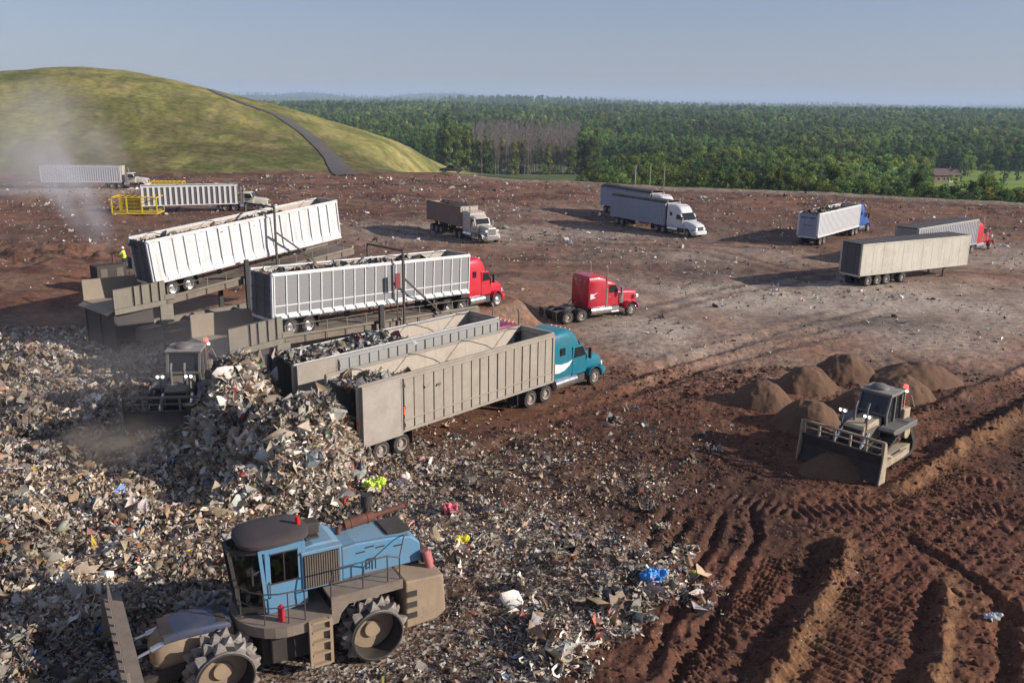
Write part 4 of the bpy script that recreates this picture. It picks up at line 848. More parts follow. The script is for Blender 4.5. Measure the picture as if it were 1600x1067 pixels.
    seed = int(abs(loc[0]*13+loc[1]*7)) % 997
    if top == 'tarp':
        n = 40; k = 9; a = np.linspace(-.02, L+.02, n); b = np.linspace(-1, 1, k); A, B = np.meshgrid(a, b, indexing='ij')
        Zt = zt+.10+.26*(1-B**2)+(fbm(A.ravel()*1.1+seed, B.ravel()*2, 3).reshape(A.shape)-.5)*.16-.05*np.abs(np.sin(A*math.pi/1.5))*(1-B**2)
        Vt = np.c_[A.ravel(), B.ravel()*(Wd+.09), Zt.ravel()]; Vt[np.abs(B.ravel()) > .99, 2] = zt-.12+.05*np.sin(Vt[np.abs(B.ravel()) > .99, 0]*5)
        ii = np.arange(n*k).reshape(n, k); F = np.stack([ii[:-1, :-1], ii[1:, :-1], ii[1:, 1:], ii[:-1, 1:]], -1).reshape(-1, 4); np_mesh('tarp', Vt, F, MT['tarp'] , e, smooth=True)
    elif top == 'box':
        m = MB(); m.box(-.02, L+.02, -Wd-.05, Wd+.05, zt+.0, zt+.07)
        for x in np.arange(.6, L, 1.2): m.box(x, x+.05, -Wd-.03, Wd+.03, zt+.07, zt+.10)
        m.build('roof', 'gtarp', e)
    else:
        for x in np.linspace(1.4, L-1.2, 4): m = MB(); m.tube([(x, -Wd, zt+.05), (x+.1, -.6, zt+.12), (x+.1, .6, zt+.12), (x, Wd, zt+.05)], .022, 5); m.build('tarp_bow', 'dsteel', e)
        if load:
            r = np.random.default_rng(seed); hl = load if callable(load) else (lambda q: load)
            n = 50; k = 14; a = np.linspace(.05, L-.12, n); b = np.linspace(-Wd+.02, Wd-.02, k); A, B = np.meshgrid(a, b, indexing='ij'); hh = np.array([hl(v) for v in A.ravel()])
            Zl = z0+.1+np.maximum(hh+(fbm(A.ravel()*1.3+seed, B.ravel()*1.5, 3)-.5)*.55*(hh > .1), .02)
            ii = np.arange(n*k).reshape(n, k); F = np.stack([ii[:-1, :-1], ii[1:, :-1], ii[1:, 1:], ii[:-1, 1:]], -1).reshape(-1, 4)
            lo = np_mesh('load', np.c_[A.ravel(), B.ravel(), Zl], F, LOADM, e, smooth=True)
            nn = int(L*150); u = r.uniform(.1, L-.3, nn); v = r.uniform(-Wd+.2, Wd-.2, nn); hu = np.array([hl(q) for q in u]); kk = hu > .3
            pz = z0+.1+hu+(fbm(u*1.3+seed, v*1.5, 3)-.5)*.55+.05
            o = pieces('loose_garbage', np.c_[u, v, pz][kk], np.clip(np.exp(r.normal(-1.6, .5, nn)), .08, .6)[kk], garbm, loadpal, lo, flat=.7, seed=seed); o['kind'] = 'stuff'
    return e
LOADM = paint('load_garbage', (.15, .115, .085), .9, dirt=.7, dcol=(.32, .26, .2), scale=2.2, bump=.6)
# ------------------------------------------------------------------ the trucks where they stand
def along(p, hd, a, b=0.):
    c, s = math.cos(HT(hd)), math.sin(HT(hd)); return (p[0]+a*c-b*s, p[1]+a*s+b*c)
def center(p, hd): return along(p, hd, 0, 1.29)
PWD = PW2*np.r_[.6, .6, 1, 1.5, 1.6, 1.2, 1, np.ones(9)]; PWD /= PWD.sum()
# beige trailer and teal tractor in front
p = (-7.0, 39.15); hd = 47.5
trailer(p, hd, 'weathered beige open trailer behind the teal tractor, rear door folded flat along its side', L=13.9, H=2.85, z0=1.15, style='slot', side='beige', door='open', load=lambda x: 2.5-.14*x if x < 8.5 else (1.3-.5*(x-8.5) if x < 10.8 else .05), dusty=True, loadpal=PW3)
tractor(along(center(p, hd), hd, 12.7), hd, 'teal', 'teal truck tractor with a white swoosh coupled to the beige trailer', 'aero', swoosh=True, dusty=True, stacks=False)
# second open trailer and maroon tractor
p = (-11.65, 43.15); hd = 46.6
trailer(p, hd, 'grey framed open trailer with garbage in its rear half, beside the beige trailer', near_rear=False, L=14.4, H=2.85, z0=1.2, style='slot', side='gpanel', rib='alu', door='open', doormat='beige', load=lambda x: 2.75-.02*x if x < 7.2 else max(.05, 2.6-1.4*(x-7.2)), dusty=True, loadpal=PW3)
tractor(along(p, hd, 13.3), hd, 'maroon', 'dark maroon truck tractor mostly hidden behind the beige trailer', 'classic', dusty=True)
# trailer and red tractor on the middle tipper
pB = (-15.37, 53.45); hB = 45.3; ptB = -2.1; zB = 3.81-1.12
trailer(pB, hB, 'grey panelled trailer with white upright posts on the nearer tipping platform', near_rear=False, L=16.0, H=2.77, style='post', side='gpanel', rib='white', z=zB, pitch=ptB, load=lambda x: 2.35 if x < 12.5 else max(.05, 2.3-1.2*(x-12.5)), doormat='dgrey', dusty=False, loadpal=PWD)
tractor(along(pB, hB, 14.75), hB, 'redT3', 'bright red truck tractor at the front of the nearer tipping platform', 'aero', squash=.74, z=1.75, dusty=False, stacks=False)
# white trailer tilted on the far tipper
pA = (-25.33, 60.97); hA = 48.; ptA = 5.8; zA = 4.39-1.12
trailer(pA, hA, 'white wide ribbed trailer tilted nose up on the farther tipping platform', near_rear=False, L=15.9, H=2.95, style='wide', side='wpanel', z=zA, pitch=ptA, load=lambda x: 2.35 if x < 12 else max(.05, 2.3-1.0*(x-12)), doormat='dgrey', dusty=False, loadpal=PWD, leg=False)
# bobtail
tractor(along((5.3, 68.7), 31, -.66, .92), 31, 'red', 'red truck tractor with tall sleeper standing alone without a trailer', 'classic', dusty=True, decal=True)
# trailer behind the yellow cage, day cab
p = G(222, 322.5, 1.12); hd = 21
trailer(p, hd, 'dark trailer with pale upright bars beside the yellow cage', L=13.6, H=2.8, style='bars', side='dgrey', rib='white', load=lambda x: 1.5, loadpal=PWD)
tractor(along(center(p, hd), hd, 12.7), 4, 'cream', 'small cream day cab tractor in front of the dark barred trailer', 'day', dusty=True, stacks=True)
# far left
p = G(64, 284.5, 1.12); hd = 4
trailer(p, hd, 'far pale grey trailer at the foot of the grass hill', L=14.5, H=2.9, style='corr', side='bluegrey', rib='white', load=lambda x: 1.2, loadpal=PWD)
tractor(along(center(p, hd), hd, 13.5), hd, 'cream', 'far pale tractor at the foot of the grass hill', 'day', dusty=True)
# brown tipper truck facing the camera
hd = -57.; p = G(667, 341, 1.55)
trailer(p, hd, 'short brown trailer behind the cream tractor in the middle of the yard', L=9.0, H=2.35, z0=1.55, style='smooth', side='brownside', load=lambda x: 1.6, axles=3, leg=False, loadpal=PWD)
tractor(along(center(p, hd), hd, 8.0), hd, 'cream', 'cream truck tractor facing the camera with the short brown trailer', 'classic', dusty=True)
# white rig with black tarp, heading right
hd = -58.; p = G(954, 336.5, 1.12)
trailer(p, hd, 'blue grey trailer under a black tarp behind the white aerodynamic tractor', L=11.6, H=2.85, style='corr', side='bluegrey', rib='bluegrey', top='tarp')
tractor(along(center(p, hd), hd, 10.5), hd, 'white', 'white aerodynamic sleeper tractor pulling the tarped blue grey trailer', 'aero', dusty=True)
hd = -62.; p = G(938, 319, 1.12)
trailer(p, hd, 'pale trailer under a dark tarp behind the white tractor and its trailer', L=13.0, H=2.85, style='smooth', side='bluegrey', top='tarp')
tractor(along(center(p, hd), hd, 11.9), hd, 'white', 'white tractor mostly hidden behind the tarped blue grey trailer', 'aero', dusty=True)
# seen from behind, blue tractor
p = G(1277, 371.5, 1.12); hd = 50.5
trailer(p, hd, 'white corrugated trailer with blue tailgate behind the blue tractor', L=14.3, H=2.85, style='corr', side='white', load=lambda x: 2.6 if x < 9 else max(.05, 2.5-1.*(x-9)), doormat='bluegrey', loadpal=PWD, marks=True)
tractor(along(center(p, hd), hd, 13.2), hd, 'blue', 'blue truck tractor in front of the white corrugated trailer', 'aero', dusty=False)
# dirty box trailer, and the rig behind it
p = (32.95, 83.8); hd = 28.0
trailer(p, hd, 'long dusty cream box trailer on three axles parked without a tractor', L=15.5, H=2.95, style='smooth', side='boxw', top='box', axles=3, leg='down', spare=True, doormat='dgrey', front='boxw')
p = (43.6, 96.3); hd = 39.5
trailer(p, hd, 'grey tarped trailer partly hidden behind the dusty cream box trailer', L=14.3, H=2.85, style='corr', side='bluegrey', rib='alu', top='box')
tractor(along(center(p, hd), hd, 13.1), hd, 'redT3', 'red truck tractor in front of the grey tarped trailer', 'classic', dusty=True)
# ------------------------------------------------------------------ people
def person_mesh(name, joints, edges, parent=None):
    """one skinned body: joints {name: (x, y, z, radius)}"""
    ks = list(joints); me = bpy.data.meshes.new(name); me.from_pydata([joints[k][:3] for k in ks], [(ks.index(a), ks.index(b)) for a, b in edges], [])
    o = bpy.data.objects.new(name, me); COL.objects.link(o)
    md = o.modifiers.new('skin', 'SKIN')
    lay = me.skin_vertices[0].data if me.skin_vertices else None
    if lay is None:
        bpy.context.view_layer.objects.active = o; bpy.ops.mesh.customdata_skin_add(); lay = me.skin_vertices[0].data
    for i, k in enumerate(ks): r = joints[k][3]; lay[i].radius = (r, r); lay[i].use_root = (k == 'pelvis')
    sd = o.modifiers.new('sub', 'SUBSURF'); sd.levels = sd.render_levels = 2
    for p in me.polygons: p.use_smooth = True
    if parent: o.parent = parent
    return o
def worker(loc, rz, label, sit=False, scale=1.):
    m, nt, b = newmat('work_clothes'); L = nt.links; tc = nd(nt, 'ShaderNodeTexCoord'); sx = nd(nt, 'ShaderNodeSeparateXYZ'); L.new(tc.outputs['Object'], sx.inputs[0])
    cr = nd(nt, 'ShaderNodeValToRGB'); cr.color_ramp.interpolation = 'CONSTANT'; e = cr.color_ramp.elements; dz = -.42 if sit else 0
    mr = nd(nt, 'ShaderNodeMapRange'); mr.inputs[1].default_value = dz; mr.inputs[2].default_value = 2+dz; L.new(sx.outputs[2], mr.inputs[0]); L.new(mr.outputs[0], cr.inputs[0])
    e[0].position = 0; e[0].color = (.03, .035, .06, 1); e[1].position = .44; e[1].color = (.55, .75, .02, 1)
    for pos, col in ((.735, (.42, .25, .18, 1)), (.60, (.6, .6, .58, 1)), (.625, (.55, .75, .02, 1)), (.047, (.03, .035, .06, 1))):
        q = e.new(pos); q.color = col
    n = nd(nt, 'ShaderNodeTexNoise'); n.inputs['Scale'].default_value = 9; h = nd(nt, 'ShaderNodeHueSaturation'); r3 = nd(nt, 'ShaderNodeMapRange'); r3.inputs[3].default_value = .8; r3.inputs[4].default_value = 1.2
    L.new(n.outputs['Fac'], r3.inputs[0]); L.new(r3.outputs[0], h.inputs['Value']); L.new(cr.outputs[0], h.inputs['Color']); L.new(h.outputs[0], b.inputs['Base Color']); b.inputs['Roughness'].default_value = .8
    if not sit:
        J = dict(pelvis=(0, 0, .95, .15), waist=(.02, 0, 1.12, .14), chest=(.04, 0, 1.33, .165), neck=(.05, 0, 1.50, .065), chin=(.075, 0, 1.585, .085), head=(.07, 0, 1.68, .105), nose=(.175, 0, 1.63, .02),
                 hl=(0, .1, .88, .105), kl=(.05, .12, .50, .07), al=(0, .13, .09, .048), tl=(.17, .14, .04, .04), hr=(0, -.1, .88, .105), kr=(.03, -.12, .50, .07), ar=(-.03, -.13, .09, .048), tr=(.14, -.14, .04, .04),
                 sl=(.04, .2, 1.42, .075), el=(.22, .27, 1.20, .05), wl=(.48, .22, 1.18, .035), pl=(.56, .21, 1.18, .04), sr=(.04, -.2, 1.42, .075), er=(.20, -.28, 1.18, .05), wr=(.44, -.2, 1.14, .035), pr=(.52, -.19, 1.13, .04))
    else:
        J = dict(pelvis=(0, 0, .12, .16), waist=(.0, 0, .28, .14), chest=(.03, 0, .50, .165), neck=(.04, 0, .68, .065), chin=(.065, 0, .765, .085), head=(.06, 0, .86, .105), nose=(.165, 0, .81, .02),
                 hl=(.1, .1, .1, .1), kl=(.48, .14, .12, .07), al=(.52, .14, -.30, .048), tl=(.68, .14, -.34, .04), hr=(.1, -.1, .1, .1), kr=(.48, -.14, .12, .07), ar=(.52, -.14, -.30, .048), tr=(.68, -.14, -.34, .04),
                 sl=(.03, .2, .6, .075), el=(.18, .3, .38, .05), wl=(.42, .24, .36, .035), pl=(.5, .23, .36, .04), sr=(.03, -.2, .6, .075), er=(.18, -.3, .38, .05), wr=(.42, -.24, .36, .035), pr=(.5, -.23, .36, .04))
    E = [('pelvis', 'waist'), ('waist', 'chest'), ('chest', 'neck'), ('neck', 'chin'), ('chin', 'head'), ('chin', 'nose'), ('pelvis', 'hl'), ('hl', 'kl'), ('kl', 'al'), ('al', 'tl'), ('pelvis', 'hr'), ('hr', 'kr'), ('kr', 'ar'), ('ar', 'tr'), ('chest', 'sl'), ('sl', 'el'), ('el', 'wl'), ('wl', 'pl'), ('chest', 'sr'), ('sr', 'er'), ('er', 'wr'), ('wr', 'pr')]
    for s, w0 in (('l', J['pl']), ('r', J['pr'])):      # five fingers
        for i in range(5):
            a = (w0[0]+.06, w0[1]+(i-1.5)*.017, w0[2]-.005, .010); b_ = (w0[0]+(.10 if i < 4 else .05), w0[1]+(i-1.5)*.018, w0[2]-.035, .008); J[f'f{s}{i}'] = a; J[f'g{s}{i}'] = b_; E += [('p'+s, f'f{s}{i}'), (f'f{s}{i}', f'g{s}{i}')]
    o = person_mesh('person', J, E); o.data.materials.append(m); o.location = loc; o.rotation_euler = (0, 0, rz); o.scale = (scale,)*3
    tag(o, label, 'person')
    hz = J['head'][2]; mb = MB(); mb.lathe([(.0, .135), (.06, .13), (.11, .08), (.125, .0), (.15, -.005), (.15, -.02), (.12, -.015)], axis='z', n=18, c=(J['head'][0], 0, hz+.03)); mb.build('hard_hat', 'white' if not sit else 'black', o, smooth=True)
    return o
# ------------------------------------------------------------------ tipping platforms
def tipper(p, hd, zr, pitch, label, L, brace_at, posts, guide, cyl=True, out=False):
    c = p; e = empty('tipping_platform', (c[0], c[1], 0), HT(hd), label=label, cat='tipping platform', group='tipping platforms unloading trailers')
    tp = math.tan(HT(pitch)); D = lambda x, h=0.: zr+x*tp+h
    m = MB()
    for s in (-1, 1): m.box(-1.2, L+1, s*1.15-.14, s*1.15+.14, .95, 1.38)
    for x in np.arange(-1, L+1, 2.0): m.box(x, x+.16, -1.15, 1.15, 1.0, 1.3)
    m.build('base_frame', 'olive', e)
    for s in (-1, 1):
        for x in (-.4, L*.55, L+.3):
            m = MB(); m.box(x-.13, x+.13, s*1.32, s*1.56, .1, 1.55); m.box(x-.4, x+.4, s*1.1, s*1.8, .0, .12); m.bar((x, s*1.44, 1.3), (x+.9, s*1.2, 1.05), .1, .1); m.build('outrigger_leg', 'dsteel', e)
    m = MB()
    for s in (-1, 1): m.bar((-.6, s*1.38, D(-.6, -.24)), (L+.9, s*1.38, D(L+.9, -.24)), .24, .42)
    m.bar((-.4, 0, D(-.4, -.05)), (L+.9, 0, D(L+.9, -.05)), 2.6, .08)
    for x in np.arange(.2, L+.5, 1.1): m.bar((x, -1.3, D(x, -.2)), (x, 1.3, D(x, -.2)), .1, .22)
    m.build('deck', 'cdeck', e)
    for s in (-1, 1):
        m = MB(); m.bar((.2, s*1.62, D(.2, .10)), (L+.6, s*1.62, D(L+.6, .10)), .10, .16)
        for x in np.arange(.6, L, 1.5): m.bar((x, s*1.62, D(x, -.4)), (x, s*1.62, D(x, .75)), .05, .05, up=(1, 0, 0))
        m.tube([(.6, s*1.62, D(.6, .75)), (L-.5, s*1.62, D(L-.5, .75))], .022, 5); m.build('guide_rail', 'olive', e)
    # chute: floor, wings, apron
    xo, xi = -3.5, .35; yi, yo = 1.62, 2.25; zf = zr-.06
    m = MB(); m.add([(xi-.5, -yi, zf), (xi-.5, yi, zf), (xo, yo, zf+.02), (xo, -yo, zf+.02), (xi-.5, -yi, zf-.1), (xi-.5, yi, zf-.1), (xo, yo, zf-.08), (xo, -yo, zf-.08)], [(0, 1, 2, 3), (7, 6, 5, 4), (0, 4, 5, 1), (1, 5, 6, 2), (2, 6, 7, 3), (3, 7, 4, 0)])
    m.add([(xo, -yo, zf), (xo, yo, zf), (xo-.45, yo, zf-.25), (xo-.45, -yo, zf-.25)], [(0, 1, 2, 3)]); m.build('chute_floor', 'tansteel', e)
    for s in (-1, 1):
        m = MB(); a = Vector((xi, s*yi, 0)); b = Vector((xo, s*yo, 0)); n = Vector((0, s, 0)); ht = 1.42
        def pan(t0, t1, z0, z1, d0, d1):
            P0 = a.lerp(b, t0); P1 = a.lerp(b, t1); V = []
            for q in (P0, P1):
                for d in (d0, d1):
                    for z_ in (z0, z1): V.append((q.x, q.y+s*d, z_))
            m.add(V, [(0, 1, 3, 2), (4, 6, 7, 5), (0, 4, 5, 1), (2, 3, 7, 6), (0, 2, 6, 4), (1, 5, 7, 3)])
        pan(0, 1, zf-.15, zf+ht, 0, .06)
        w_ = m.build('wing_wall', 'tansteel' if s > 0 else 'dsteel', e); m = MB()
        ks = [0, .11, .155, .28, .32, .47, .51, .62, .66, .80, 1.0]
        for k in range(0, 10, 2): pan(ks[k], ks[k+1]*.98 if k < 8 else 1.0, zf+.12, zf+ht-.03, .06, .16)
        pan(.0, 1.0, zf-.25, zf+.1, .06, .2); pan(-.12, .14, zf-1.5, zf-.2, .05, .25); pan(-.2, .02, zf+.1, zf+.45, .06, .2)
        m.build('wing_rib', 'olive', w_)
    m = MB(); m.box(xo+.05, xo+.13, -yo, yo, .02, zf-.1); [m.box(xo-.02, xo+.05, y_-.07, y_+.07, .02, zf-.1) for y_ in (-yo+.08, 0, yo-.08)]; m.box(xo+.05, -.6, -1.7, -1.64, 1.0, zf-.12); m.build('apron', 'dsteel', e)
    # upright posts and the tall portal with its brace
    for x in guide:
        for s in (-1, 1): m = MB(); m.box(x-.16, x+.16, s*1.95-.1, s*1.95+.1, .3, D(x, posts)); m.build('guide_post', 'black', e)
    x = brace_at; m = MB(); zt = D(x, 4.75)
    for s in (-1, 1): m.bar((x, s*1.95, .3), (x, s*1.95, zt), .13, .13, up=(1, 0, 0)); m.bar((x+.1, s*1.95, zt-1.9), (x+3.3, s*1.95, D(x+3.3, .1)), .11, .11)
    m.bar((x, -2.0, zt), (x, 2.0, zt), .12, .12); m.build('portal_frame', 'dsteel', e)
    if not cyl: m = MB(); m.box(x-.75, x-.35, -2.06, -1.96, D(x, 2.3), D(x, 3.3)); m.build('control_box', paint('dull_red_box', (.20, .02, .025), .6, dirt=.3), e); m = MB(); m.box(x-.59, x-.52, -1.99, -1.93, .3, D(x, 2.3)); m.build('control_post', 'dsteel', e)
    if cyl:
        for s in (-1, 1):
            m = MB(); xc = L-3.4; m.cyl((xc-.6, s*1.75, 1.0), (xc-.3, s*1.75, (1+D(xc))/2), .17, n=12); m.cyl((xc-.3, s*1.75, (1+D(xc))/2), (xc, s*1.75, D(xc, -.2)), .11, n=12); m.build('lift_cylinder', 'alu', e, smooth=True)
    m = MB(); m.box(-2.0, -.6, -2.9, -1.8, .9, 1.75); m.box(-1.9, -.7, -2.95, -1.9, 1.75, 1.82); m.box(-1.75, -1.5, -2.7, -2.4, .05, .9); m.box(-1.05, -.8, -2.7, -2.4, .05, .9); m.build('tool_box', 'olive', e)
    return e
tipper(pA, hA, zA, ptA, 'farther olive steel tipping platform under the tilted white trailer', 15.9, 9.2, 1.4, (6.6,))
tipper(pB, hB, zB, ptB, 'nearer olive steel tipping platform under the grey trailer with the red tractor', 16.0, 9.5, 1.3, (7.6,), cyl=False)
# power unit with its operator beside the farther platform
q = G(172, 448, .6); m_ = empty('power_unit', (q[0], q[1], zat(q[0], q[1])), HT(48), label='dark engine power unit smoking beside the farther tipping platform', cat='power unit')
m = MB(); m.box(-1.5, 1.5, -.8, .8, .35, .6); m.box(-1.3, 1.3, -.7, .7, .6, 2.35); m.build('engine_housing', 'cdark', m_, bevel=.05)
m = MB(); m.cyl((.6, .2, 2.35), (.6, .2, 3.1), .09, n=10); m.build('exhaust_pipe', 'rust', m_)
m = MB(); [m.box(x_-.3, x_+.3, .70, .73, .8, 2.1) for x_ in (-.7, .7)]; [m.box(x_-.3, x_+.3, -.73, -.70, .8, 2.1) for x_ in (-.7, .7)]; m.build('side_grille', 'grille', m_)
m = MB(); [m.box(x_-.1, x_+.1, y_-.1, y_+.1, .0, .36) for x_ in (-1.3, 1.3) for y_ in (-.6, .6)]; m.build('skid', 'dsteel', m_)
q2 = G(196, 422, 1.55); pl = empty('control_stand', (q2[0], q2[1], zat(q2[0], q2[1])), HT(48), label='dark raised control stand under the worker in the lime jacket', cat='control stand')
m = MB(); m.box(-.8, .8, -.8, .8, 1.45, 1.55-zat(q2[0], q2[1])*0); m.build('platform', 'dsteel', pl)
m = MB(); [m.box(x_-.06, x_+.06, y_-.06, y_+.06, -.2, 1.45) for x_ in (-.7, .7) for y_ in (-.7, .7)]; m.build('support_leg', 'dsteel', pl)
m = MB(); m.box(.45, .75, -.4, .4, 1.55, 2.5); m.build('control_box', 'black', pl, bevel=.03)
worker((q2[0], q2[1], zat(q2[0], q2[1])+1.55), HT(170), 'worker in a lime yellow high visibility jacket at the rear of the tilted white trailer', scale=1.08)
# ------------------------------------------------------------------ blue compactor
def cabglass():
    m, nt, b = newmat('cab_glass'); L = nt.links; t = nd(nt, 'ShaderNodeBsdfTransparent'); t.inputs[0].default_value = (.5, .55, .52, 1); g = nd(nt, 'ShaderNodeBsdfGlossy'); g.inputs[0].default_value = (.8, .85, .9, 1); g.inputs[1].default_value = .05
    f = nd(nt, 'ShaderNodeFresnel'); f.inputs[0].default_value = 1.5; x = nd(nt, 'ShaderNodeMixShader'); L.new(f.outputs[0], x.inputs[0]); L.new(t.outputs[0], x.inputs[1]); L.new(g.outputs[0], x.inputs[2]); L.new(x.outputs[0], nt.nodes['Material Output'].inputs['Surface']); return m
MT['cabglass'] = cabglass()
def drum(parent, x, s, R=.83, w=1.12, y0=.74, ncl=9, z=.95):
    m = MB(); y1 = y0+w; a0, a1 = y0-1.3, y1-1.3
    m.lathe([(R-.06, a0), (R, a0), (R, a1), (R-.05, a1+.02), (R-.07, a1), (R-.09, a1-.62), (.24, a1-.58)], n=32)
    o = m.build('drum_wheel', 'cdark', parent, smooth=True, loc=(x, s*1.3, z)); o.rotation_euler = (0, random.random(), 0 if s > 0 else math.pi)
    m = MB(); m.lathe([(R-.11, a1-.605), (.3, a1-.54), (.26, a1-.44), (.22, a1-.44), (.0, a1-.44)], n=28); m.build('hub_plate', 'ctan', o, smooth=True)
    m = MB(); [m.lathe([(R-.005, q-.04), (R+.012, q-.03), (R+.012, q+.03), (R-.005, q+.04)], n=32) for q in (a1-.04,)]; m.build('rim_band', 'cleat', o, smooth=True)
    m = MB()
    for r_ in range(4):
        yc = a0+.12+r_*(w-.36)/3
        for k in range(ncl):
            t = 2*math.pi*(k+(.5 if r_ % 2 else 0))/ncl; M_ = Matrix.Rotation(-t, 3, 'Y')
            V = [(R-.02, -.13, -.17), (R-.02, .13, -.17), (R-.02, .13, .17), (R-.02, -.13, .17), (R+.24, -.04, -.025), (R+.24, .04, -.025), (R+.24, .04, .025), (R+.24, -.04, .025), (R+.09, -.12, -.10), (R+.09, .12, -.10), (R+.09, .12, .10), (R+.09, -.12, .10)]
            V = [M_@Vector(v)+Vector((0, yc, 0)) for v in V]; m.add(V, [(0, 1, 9, 8), (1, 2, 10, 9), (2, 3, 11, 10), (3, 0, 8, 11), (8, 9, 5, 4), (9, 10, 6, 5), (10, 11, 7, 6), (11, 8, 4, 7), (4, 5, 6, 7)])
    m.build('cleats', 'cleat', o)
C1 = (-4.9, 25.8); c1z = -.05; c1h = 209.5
def compactor():
    e = empty('landfill_compactor', (C1[0], C1[1], c1z), HT(c1h), label='sky blue landfill compactor with spiked steel drum wheels on the litter', cat='compactor')
    XH = lambda v: (v[0]-.68, v[1]*.95, v[2]+.37)
    XC = lambda v: (1.85+(v[0]-2.78)*.95, v[1]*.72, 1.95+(v[2]-2.08)*1.2)
    XR = lambda v: (2.65+(v[0]-3.85)*.76, v[1]*.72, v[2]+.31)
    for x in (0, 4.55):
        for s in (-1, 1): drum(e, x, s)
    m = MB(); m.box(-1.3, 2.7, -.66, .66, .55, 1.9); m.cyl((0, -1.0, .95), (0, 1.0, .95), .3, n=14); m.box(1.3, 3.3, -.95, .95, .45, 1.86); m.box(1.3, 3.1, .95, 1.25, .6, 1.8); m.box(1.3, 3.1, -1.25, -.95, .6, 1.8); m.build('rear_frame', 'cdark', e, bevel=.04)
    # walkway along the hood and the lower deck with its round nose
    m = MB(); m.box(-.95, 1.34, -1.52, 1.52, 2.36, 2.45); m.build('walkway', 'cdeck', e)
    nose = [(2.55+1.36*math.sin(t), 1.56*math.cos(t)) for t in np.linspace(.12, math.pi-.12, 14)]
    m = MB(); m.prism([(1.3, -1.56), (2.55, -1.56)]+nose[::-1]+[(2.55, 1.56), (1.3, 1.56)], 1.86, 1.95, 'z'); m.build('deck', 'cdeck', e)
    m = MB(); arc = [(1.3, 1.6), (2.55, 1.6)]+[(2.55+1.4*math.sin(t), 1.6*math.cos(t)) for t in np.linspace(.12, math.pi-.12, 14)]+[(2.55, -1.6), (1.3, -1.6)]
    for a, b in zip(arc, arc[1:]): m.bar((*a, 1.78), (*b, 1.78), .06, .34)
    m.build('deck_rim', 'cdeck', e)
    for s in (-1, 1):
        m = MB(); m.prism([(-.95, 2.5), (1.34, 2.5), (1.34, 1.6), (1.15, 1.62), (1.05, 1.9), (.8, 2.16), (-.95, 2.2)], s*1.53, s*1.60); m.build('walkway_skirt', 'cdeck', e)
        m = MB(); x0, x1 = 1.42, 2.04; [m.box(x_-.045, x_+.045, s*1.64-.02, s*1.64+.10, .42, 1.95) for x_ in (x0, x1)]
        for z_ in (.42, .80, 1.18, 1.56, 1.86): m.box(x0+.045, x1-.045, s*1.64-.02, s*1.64+.12, z_, z_+.07)
        m.box(x0+.045, x1-.045, s*1.64-.06, s*1.64-.04, .42, 1.9); m.build('ladder', 'ctan', e)
    # hood
    m = MB(); m.prism([(1.36, 2.08), (1.36, 3.16), (.9, 3.20), (-.35, 3.12), (-.95, 3.02), (-1.25, 2.75), (-1.3, 2.08)], -.72, .72); m.build('hood', 'cblue', e, bevel=.05, xf=XH)
    m = MB(); m.add([(1.34, -.73, 3.19), (.9, -.73, 3.225), (-.35, -.73, 3.145), (-.95, -.73, 3.045), (1.34, .66, 3.19), (.9, .66, 3.225), (-.35, .66, 3.145), (-.95, .66, 3.045)], [(0, 1, 5, 4), (1, 2, 6, 5), (2, 3, 7, 6)]); hd_ = m.build('hood_top', 'cbluetop', e, xf=XH)
    for s in (-1, 1):
        
        for x_, z_ in ((.75, 2.86), (.45, 2.98), (.1, 2.9), (-.5, 2.8)): m = MB(); m.box(x_-.14, x_+.14, s*.72, s*.745, z_, z_+.035); m.build('hood_latch', 'black', e, xf=XH)
        m = MB(); m.tube([(.5, s*.74, 2.3), (.5, s*.80, 2.3), (.5, s*.80, 2.62), (.3, s*.80, 2.62), (.3, s*.80, 2.25)], .02); m.build('hood_handle', 'black', e, xf=XH)
    m = MB(); m.box(1.38, 2.62, -.80, .80, 2.08, 3.30); m.build('radiator_housing', 'cblue', e, bevel=.03, xf=XH)
    m = MB(); m.box(1.36, 2.64, -.83, .83, 3.30, 3.36); m.prism([(1.36, 3.36), (2.64, 3.36), (2.2, 3.46), (1.6, 3.46)], -.6, .6); m.build('housing_lid', 'cbluetop', e, bevel=.02, xf=XH)
    for s in (-1, 1):
        m = MB(); m.box(1.46, 2.56, s*.80, s*.815, 2.14, 3.24)
        gl = m.build('side_grille', 'black', e, xf=XH); m = MB()
        for x_ in np.linspace(1.5, 2.52, 15): m.box(x_-.022, x_+.022, s*.815, s*.85, 2.16, 3.22)
        m.build('grille_slat', 'grille', gl, xf=XH)
    m = MB(); m.box(-.98, -.2, -.55, .55, 3.14, 3.2); gl = m.build('rear_grille', 'black', e, xf=XH); m = MB()
    for y_ in np.linspace(-.5, .5, 9): m.box(-.96, -.22, y_-.018, y_+.018, 3.2, 3.235)
    m.build('grille_slat', 'dsteel', gl, xf=XH)
    # exhaust
    m = MB(); m.cyl((.95, -.22, 3.46), (-.05, -.22, 3.56), .17, n=18); [m.cyl((x_, -.22, 3.46+(.95-x_)*.1), (x_-.05, -.22, 3.465+(.95-x_)*.1), .185, n=18) for x_ in (.75, .2)]; m.tube([(1.15, -.22, 3.2), (1.15, -.22, 3.4), (.95, -.22, 3.46)], .09, 10); m.cyl((-.05, -.22, 3.56), (-1.1, -.22, 3.68), .085, n=12); m.build('muffler', 'rust', e, smooth=True, xf=XH)
    m = MB(); m.cyl((.05, -.62, 3.1), (.05, -.62, 3.75), .10, n=14); m.cyl((.05, -.62, 3.75), (.05, -.62, 4.15), .19, n=16); m.build('air_cleaner', 'cdark', e, smooth=True, xf=XH)
